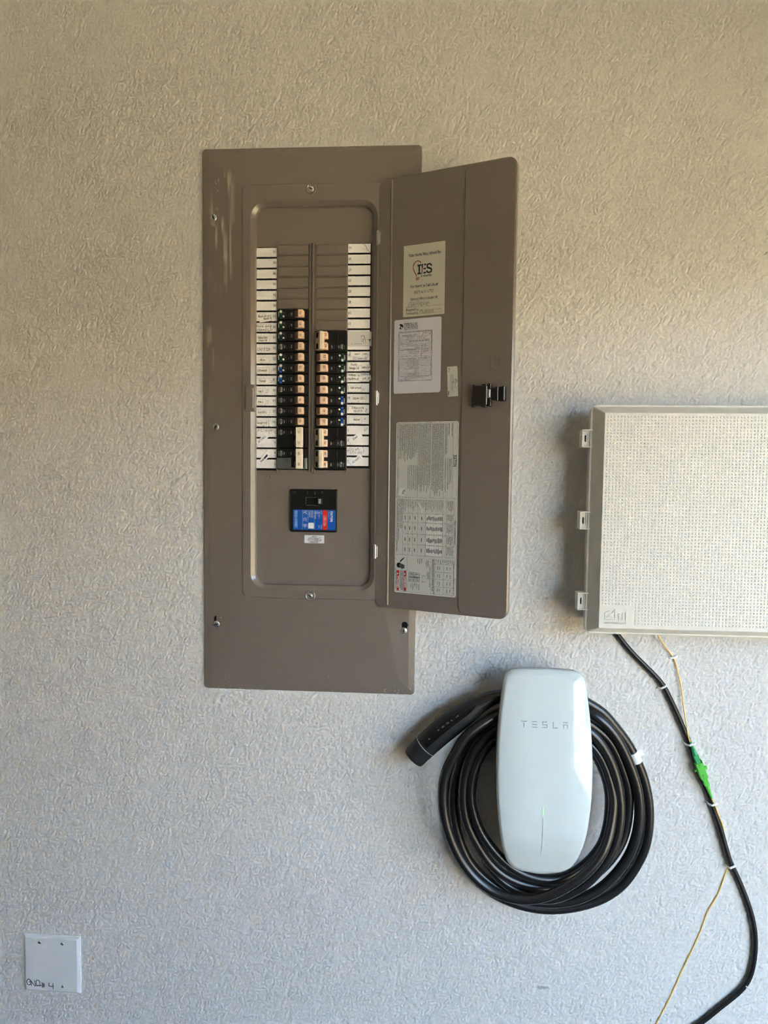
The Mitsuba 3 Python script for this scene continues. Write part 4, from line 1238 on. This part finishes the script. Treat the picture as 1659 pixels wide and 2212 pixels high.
top_ = lambda y, z: [(1120, z, y), (1180, z - 8, y), (1235, z + 6, y)]
path = []
# from the handle over the top, down the outermost right side, left behind everything
path += [(1080, 1503, -.038), (1130, 1491, -.034), (1185, 1488, -.030), (1235, 1500, -.026), (1272, 1520, -.022), (1302, 1540, -.020), (1332, 1574, -.018), (1358, 1610, -.016), (1383, 1661, -.014), (1395, 1700, -.013), (1402, 1750, -.012), (1395, 1823, -.012), (1374, 1871, -.012), (1344, 1911, -.013), (1302, 1940, -.014), (1251, 1957, -.015), (1190, 1964, -.015), (1126, 1955, -.014), (1060, 1926, -.012), (1010, 1880, -.011), (978, 1820, -.011), (966, 1750, -.011), (972, 1680, -.011), (1000, 1610, -.011), (1050, 1558, -.011), (1110, 1525, -.011), (1180, 1512, -.011), (1235, 1519, -.013)]
# second turn
path += [(1276, 1540, -.026), (1307, 1564, -.030), (1336, 1600, -.031), (1360, 1650, -.031), (1376, 1700, -.031), (1381, 1756, -.031), (1373, 1810, -.031), (1356, 1852, -.031), (1329, 1889, -.032), (1295, 1920, -.033), (1251, 1942, -.034), (1195, 1951, -.033), (1130, 1943, -.031), (1072, 1916, -.029), (1020, 1869, -.029), (990, 1805, -.029), (979, 1735, -.029), (986, 1675, -.029), (1010, 1620, -.029), (1052, 1572, -.029), (1110, 1545, -.029), (1180, 1536, -.029), (1235, 1545, -.029)]
# third turn
path += [(1290, 1576, -.022), (1317, 1602, -.022), (1338, 1643, -.022), (1356, 1700, -.022), (1358, 1740, -.022), (1349, 1800, -.022), (1328, 1843, -.026), (1295, 1880, -.030), (1250, 1907, -.036), (1200, 1919, -.042), (1141, 1912, -.046), (1088, 1890, -.048), (1053, 1857, -.048), (1026, 1815, -.048), (1008, 1775, -.048), (1000, 1727, -.048), (1005, 1672, -.047), (1018, 1634, -.047), (1041, 1600, -.046), (1085, 1566, -.046), (1140, 1550, -.046), (1200, 1552, -.046)]
# fourth turn
path += [(1250, 1566, -.046), (1284, 1590, -.046), (1308, 1622, -.046), (1326, 1662, -.047), (1337, 1710, -.048), (1340, 1756, -.050), (1333, 1806, -.053), (1318, 1846, -.056), (1295, 1879, -.058), (1262, 1911, -.058), (1222, 1933, -.056), (1180, 1942, -.052), (1130, 1930, -.044), (1088, 1905, -.040), (1060, 1874, -.038)]
path += [(1043, 1838, -.036), (1028, 1785, -.034), (1018, 1730, -.033), (1022, 1680, -.032), (1036, 1635, -.030), (1062, 1600, -.028), (1105, 1578, -.026), (1160, 1570, -.024), (1215, 1578, -.024)]
# fifth: inner turn, under the front strand
path += [(1262, 1600, -.026), (1292, 1640, -.028), (1312, 1690, -.030), (1317, 1740, -.032), (1310, 1795, -.034), (1294, 1834, -.036), (1266, 1866, -.040), (1230, 1890, -.048), (1180, 1899, -.056), (1126, 1885, -.058), (1088, 1859, -.058), (1057, 1825, -.056), (1033, 1785, -.052), (1017, 1725, -.050), (1021, 1675, -.048), (1040, 1630, -.044), (1075, 1592, -.040), (1125, 1572, -.036), (1180, 1570, -.034)]
path_a = path
main_pts = route(path_a)
fine = spline(main_pts, .005)
# sixth: the front strand, outermost on the left
front_ = route([(1215, 1545, -.030), (1160, 1531, -.036), (1110, 1534, -.042), (1075, 1545, -.050), (1041, 1564, -.058), (1005, 1593, -.064), (980, 1633, -.066), (962, 1672, -.067), (956, 1725, -.067), (965, 1785, -.067), (990, 1847, -.068), (1023, 1893, -.070), (1066, 1926, -.073), (1118, 1942, -.077), (1155, 1942, -.079), (1192, 1932, -.080), (1234, 1910, -.079), (1268, 1884, -.076), (1295, 1852, -.071), (1312, 1815, -.064), (1321, 1775, -.055), (1325, 1730, -.048), (1320, 1697, -.044), (1306, 1654, -.040), (1288, 1622, -.038), (1262, 1598, -.036), (1220, 1580, -.036), (1175, 1580, -.036)])
cord = cat(tube(fine, CR, 16), tube(spline(front_, .005), CR, 16))
add('cord', ply(cord, 'rubber', True), cab, label='thick black cord in several turns')
# handle: axis from the open end up to the cord
hp = route([(893, 1638, -.034), (908, 1622, -.034), (930, 1601, -.035), (955, 1579, -.036), (982, 1558, -.037), (1008, 1540, -.038), (1032, 1524, -.038), (1052, 1513, -.038), (1070, 1506, -.038), (1086, 1502, -.038)])
hs = spline(hp, .003)
tt = np.linspace(0, 1, len(hs))
rr = np.interp(tt, [0, .02, .1, .25, .45, .6, .72, .82, .9, 1], [.0190, .0205, .0208, .0218, .0222, .0205, .0172, .0145, .0125, .0105])
cut = int(len(hs) * .80)
body_ = tube(hs[:cut], rr[:cut], 28, rr[:cut] * 1.06)
handle = add('handle', ply(body_, 'handle_black', 35), cab, label='black connector handle')
add('strain_relief', ply(tube(hs[cut - 1:], rr[cut - 1:] * 1.01, 24), 'rubber', 35), handle)
ht, ha, hb = frames(hs)


def on_handle(t, ang, lift=.0004):
    """A point on the handle's skin: t along it, ang degrees round it (0 towards the viewer, 90 to the upper left)."""
    i = min(int(t * (len(hs) - 1)), len(hs) - 2)
    fr_ = t * (len(hs) - 1) - i
    p = hs[i] * (1 - fr_) + hs[i + 1] * fr_
    r = np.interp(t, tt, rr)
    tang = hs[i + 1] - hs[i]
    tang = tang / np.linalg.norm(tang)
    view = np.array([0, -1.0, 0]) - tang * (-tang[1])
    view /= np.linalg.norm(view)
    side = np.cross(view, tang)
    if side[2] < 0:
        side = -side
    a_ = math.radians(ang)
    return p + (view * math.cos(a_) + side * math.sin(a_)) * (r * 1.045 + lift)


def skin(pts, lift=.0004):
    """A patch: rows of (t, angle) joined to a strip."""
    v = np.array([[on_handle(t, a_, lift) for t, a_ in row] for row in pts])
    n0, n1 = v.shape[:2]
    idx = np.arange(n0 * n1).reshape(n0, n1)
    f = np.vstack([np.stack([idx[:-1, :-1].ravel(), idx[1:, :-1].ravel(), idx[1:, 1:].ravel()], 1), np.stack([idx[:-1, :-1].ravel(), idx[1:, 1:].ravel(), idx[:-1, 1:].ravel()], 1)])
    return trimesh.Trimesh(v.reshape(-1, 3), f, process=False)


ts = np.linspace(.19, .76, 26)
pw = lambda t: 26 * np.sqrt(np.clip(1 - ((t - .19) / .57 - .08) ** 6, .02, 1)) * np.clip((.775 - t) / .08, .15, 1)
add('button_panel', ply(skin([[(t, 22 + (k - .5) * 1.5 * pw(t)) for k in np.linspace(0, 1, 8)] for t in ts], .0005), 'gloss_black', True), handle, label='glossy black inlay')
ring_ = [[(.165 + dt, a_) for a_ in np.linspace(-75, 85, 30)] for dt in (-.003, .003)]
add('seam', ply(skin(ring_, .0004), 'logo_grey'), handle, label='pale seam line')
rim = []
for side_ in (-1, 1):
    rim.append(skin([[(t, 22 + side_ * .75 * pw(t) + d) for t in ts] for d in (-.8, .8)], .0006))
add('inlay_edge', ply(cat(*rim), 'handle_black'), handle)
lw = []
for q in tesla(0, 0, 1.0, 1.0):
    v, f = tri(q.segmentize(.03))
    lw.append(trimesh.Trimesh(np.array([on_handle(.36 + .23 * a_, 24 + 6 * b_, .0009) for a_, b_ in v]), f, process=False))
dot = disc(0, 0, 1.0, 14)
v, f = tri(dot)
lw.append(trimesh.Trimesh(np.array([on_handle(.262 + .008 * a_, 26 + 2.6 * b_, .0009) for a_, b_ in v]), f, process=False))
add('lettering', ply(cat(*lw), 'letter_grey'), handle, label='pale lettering and dot on the inlay')
# white tag wrapped round the outermost strand
ti = int(np.argmin(np.linalg.norm(fine[:90 * 2] - at(1374.5, 1632, -.0145), axis=1)))
seg = fine[ti - 2: ti + 3]
tgm = tube(seg, CR + .0006, 20)
c0 = seg[1]
td, ta, tb = frames(seg)
out_ = np.array([td[2][2], 0, -td[2][0]])
out_ = out_ if out_[0] > 0 else -out_
e0, e1 = seg[0] + td[2] * .001, seg[2] + td[2] * .002
flag = np.array([e0 + out_ * .004, e1 + out_ * .004, e1 + out_ * .0165, e0 + out_ * .0155])
flag = np.vstack([flag + [0, -.003, 0], flag + [0, -.0024, 0]])
fl = trimesh.convex.convex_hull(flag)
add('tag', ply(cat(tgm, fl), 'tag_white', 30), cab, label='white tag wrapped round the cord')

# ------------------------------------------------------------------ cables below the enclosure
BR = .0047
bl = [(1322, 1352), (1337, 1375), (1362, 1406), (1392, 1437), (1428, 1475), (1444.6, 1504), (1464, 1545), (1478, 1578), (1492.5, 1617), (1509, 1669.5), (1526, 1705), (1538, 1739), (1550, 1772), (1562, 1811), (1577, 1861), (1590, 1889), (1609, 1934), (1622, 1973), (1629.6, 2010), (1631, 2048), (1626, 2087), (1613, 2122), (1585, 2152), (1557, 2174), (1525, 2200), (1490, 2225), (1440, 2262)]
bp = spline([at(u, v, -BR - .0012 - (.003 if v < 1360 else 0) - (.0020 if 1770 < v < 1880 else 0)) for u, v in bl], .005)
add('black_cable', ply(tube(bp, BR, 14), 'cable_black', True), label='thin black cable stapled to the wall below the cream box, curving out at the bottom', category='cable')
YR = .00105
yu = [(1412, 1352, -.022), (1423, 1376, -.014), (1435, 1395, -.008), (1449, 1413, -.0025), (1456.6, 1425, -.0025), (1466, 1459, -.004), (1472, 1490, -.005), (1476, 1523, -.006), (1483, 1569, -.009), (1489, 1598, -.0125), (1492, 1604, -.0145)]
add('yellow_fiber_cable', ply(tube(spline([at(*q) for q in yu], .003), YR, 10), 'fiber_yellow', True), label='thin yellow cable from the cream box down to the green coupler', category='cable')
yl = [(1537.2, 1724, -.0145), (1540, 1730, -.0135), (1547.6, 1748.5, -.012), (1557, 1772.5, -.0105), (1562, 1786, -.009), (1562.5, 1797, -.006), (1561.5, 1812, -.0016), (1563, 1832, -.0015), (1569, 1852, -.0015), (1574, 1863, -.0015), (1573, 1872, -.0016), (1568, 1884, -.0016), (1559, 1910, -.0018), (1546, 1940, -.0018), (1531, 1964, -.0016), (1523, 1982.5, -.0016), (1510, 2018, -.0016), (1492, 2057, -.0016), (1469, 2105.5, -.0016), (1451, 2146, -.0016), (1436, 2176, -.0016), (1417, 2212, -.0016), (1400, 2246, -.0016)]
add('yellow_fiber_cable', ply(tube(spline([at(*q) for q in yl], .003), YR, 10), 'fiber_yellow', True), label='thin yellow cable from the green coupler down to the lower edge of the photo', category='cable')

# green fibre coupler, lying on the black cable
cpl = thing('fiber_coupler', 'bright green fiber coupler with two plugs lying over the black cable', 'cable connector')
GY = -.0150
g0, g1 = at(1491.5, 1603, GY), at(1537.6, 1724.5, GY)
ga = (g1 - g0) / np.linalg.norm(g1 - g0)
gs = np.array([-ga[2], 0, ga[0]])
gs = gs if gs[0] > 0 else -gs
GL = np.linalg.norm(g1 - g0)


def glocal(m):
    """Local x across, y depth (negative to the viewer), z along the coupler in metres."""
    v = np.array(m.vertices)
    w = g0 + np.outer(v[:, 0], gs) + np.outer(v[:, 2], ga) + np.outer(v[:, 1], [0, 1, 0])
    f = np.array(m.faces)
    return trimesh.Trimesh(w, f, process=False)


gf = lambda px: px / 130.0 * GL


def boot(z0, z1, r0, r1, ribs):
    zz, r_ = [], []
    for k, q in enumerate(np.linspace(0, 1, 34)):
        zz.append(z0 + (z1 - z0) * q)
        base_ = r0 + (r1 - r0) * q
        r_.append(base_ * (1 - (.16 if q < .62 and k % 3 == 2 else 0)))
    return tube(np.stack([np.zeros(34), np.zeros(34), zz], 1), r_, 14)


add('boot', ply(glocal(boot(0, gf(29), .0016, .0042, True)), 'green_deep', 30), cpl, label='dark green boot')
add('plug', ply(glocal(box(-.0045, .0045, -.0040, .0040, gf(29), gf(52), .0008)), 'green_deep'), cpl, label='dark green plug')
ad = add('adapter', ply(glocal(cat(box(-.0063, .0063, -.0052, .0050, gf(47), gf(83), .0006), box(.0052, .0062, -.0056, .0040, gf(42), gf(48), .0003))), 'green_bright'), cpl)
add('flange', ply(glocal(cat(box(-.0108, -.006, -.001, .0025, gf(60.5), gf(64.5), .0003), box(.006, .0112, -.001, .0030, gf(60), gf(66.5), .0004))), 'green_bright'), ad)
for zc in (gf(53), gf(76)):
    arcp = [(.0012 * math.cos(a_) - .0008, -.00525, zc + .0034 * math.sin(a_)) for a_ in np.linspace(.6 * math.pi, 1.9 * math.pi, 14)]
    add('groove', ply(glocal(tube(arcp, .00022, 6)), 'green_block'), ad)
add('plug', ply(glocal(box(-.0044, .0044, -.0040, .0040, gf(83), gf(100), .0008)), 'green_bright'), cpl)
add('boot', ply(glocal(boot(gf(130), gf(100), .0016, .0038, True)), 'green_bright', 30), cpl)

# staples
ST = [(1452, 1419.5, 78, .0075, .0014, 'white cable staple over the upper yellow cable just below the cream box'), (1429, 1481, 58, .0070, BR, 'white cable staple on the black cable, the one nearest the cream box'),
      (1487, 1600, 66, .0085, .0085, 'white cable staple just above the green coupler'), (1535, 1728, 68, .0080, .0085, 'white cable staple just below the green coupler'),
      (1575.5, 1863, 62, .0082, BR + .0022, 'white cable staple on the black cable where the yellow cable leaves it'), (1611, 2126, 130, .0075, BR, 'white cable staple at the lowest bend of the black cable')]
for i, (u, v, deg, hw, hr, lab) in enumerate(ST):
    c = at(u, v, 0)
    along = math.radians(-deg)
    tdir = np.array([math.cos(along), 0, math.sin(along)])
    if i == 5:
        tdir = np.array([-.62, 0, -.78])
    sd = np.array([-tdir[2], 0, tdir[0]])
    sd = sd if sd[0] > 0 else -sd
    yy = -(2 * hr + .0012)
    arch = []
    n_ = 13
    for k in range(n_):
        a_ = math.pi - math.pi * k / (n_ - 1) * (.74 if hr > .006 else .88)
        q = c + sd * hw * math.cos(a_) * (1 if abs(math.cos(a_)) < .95 else 1.0) + np.array([0, yy * min(1, 1.25 * math.sin(a_)), 0])
        arch.append(q)
    key = thing('cable_staple', lab, 'cable clip', 'white staples holding the cables')
    add('strap', ply(tube(spline(arch, .0012), .0019, 10, .0010), 'staple_white', 40), key)
    nail = c - sd * (hw + .0012) * (1 if sd[0] > 0 else -1)
    add('nail', ply(tube([nail + [0, .001, 0], nail + [0, -.0015, 0], nail + [0, -.0022, 0]], [.0008, .0008, .0013], 10), 'zinc', 40), key, label='nail head')

# ------------------------------------------------------------------ blank wall plate
bp_ = thing('wall_plate', 'white blank wall plate with GND#4 written on it, low on the left', 'wall plate')
WX, WZ, WH = -0.4997, 0.4070, 0.05715
rot = lambda m: m
pl_ = plate([(WX - WH, WX + WH, WZ - WH, WZ + WH, .0), (WX - WH, WX + WH, WZ - WH, WZ + WH, -.0015), (WX - WH + .0006, WX + WH - .0006, WZ - WH + .0006, WZ + WH - .0006, -.0026), (WX - WH + .0052, WX + WH - .0052, WZ - WH + .0042, WZ + WH - .0042, -.0060), (WX - WH + .0066, WX + WH - .0066, WZ - WH + .0056, WZ + WH - .0056, -.0064)], .0022, 4)
add('plate', ply(pl_, 'plate_plastic', 25), bp_)
for i, (u, v) in enumerate(((85.8, 2035.6), (134.6, 2039), (135.8, 2131), (87.5, 2127.5))):
    p = at(u, v, -.0064)
    k = add('screw', ply(screw_mesh(p, .0031, 30, .0012), 'zinc', 30), bp_, label='small steel screw')
    add('slot', ply(slot_mesh(p, .0031, 25 + 35 * i, .0012), 'slot_black'), k)
p = at(58.5, 2126.5, -.0064)
pr = Print(on_xz(p[0], p[2], -.0066))
for s_, x_, z_, h_ in (('G', 0.5, 0, 11), ('N', 8.6, -1.6, 10.5), ('D', 19.2, -1.2, 11), ('#', 29.5, -3.6, 9.2), ('4', 45.0, -6.2, 12)):
    pr.hand(s_, x_, z_, h_, 1.25, lin(16, 18, 34), seed=80 + ord(s_), slant=-.05, wob=.25)
add('handwriting', pr.shape(), bp_, label='GND#4 in black marker')
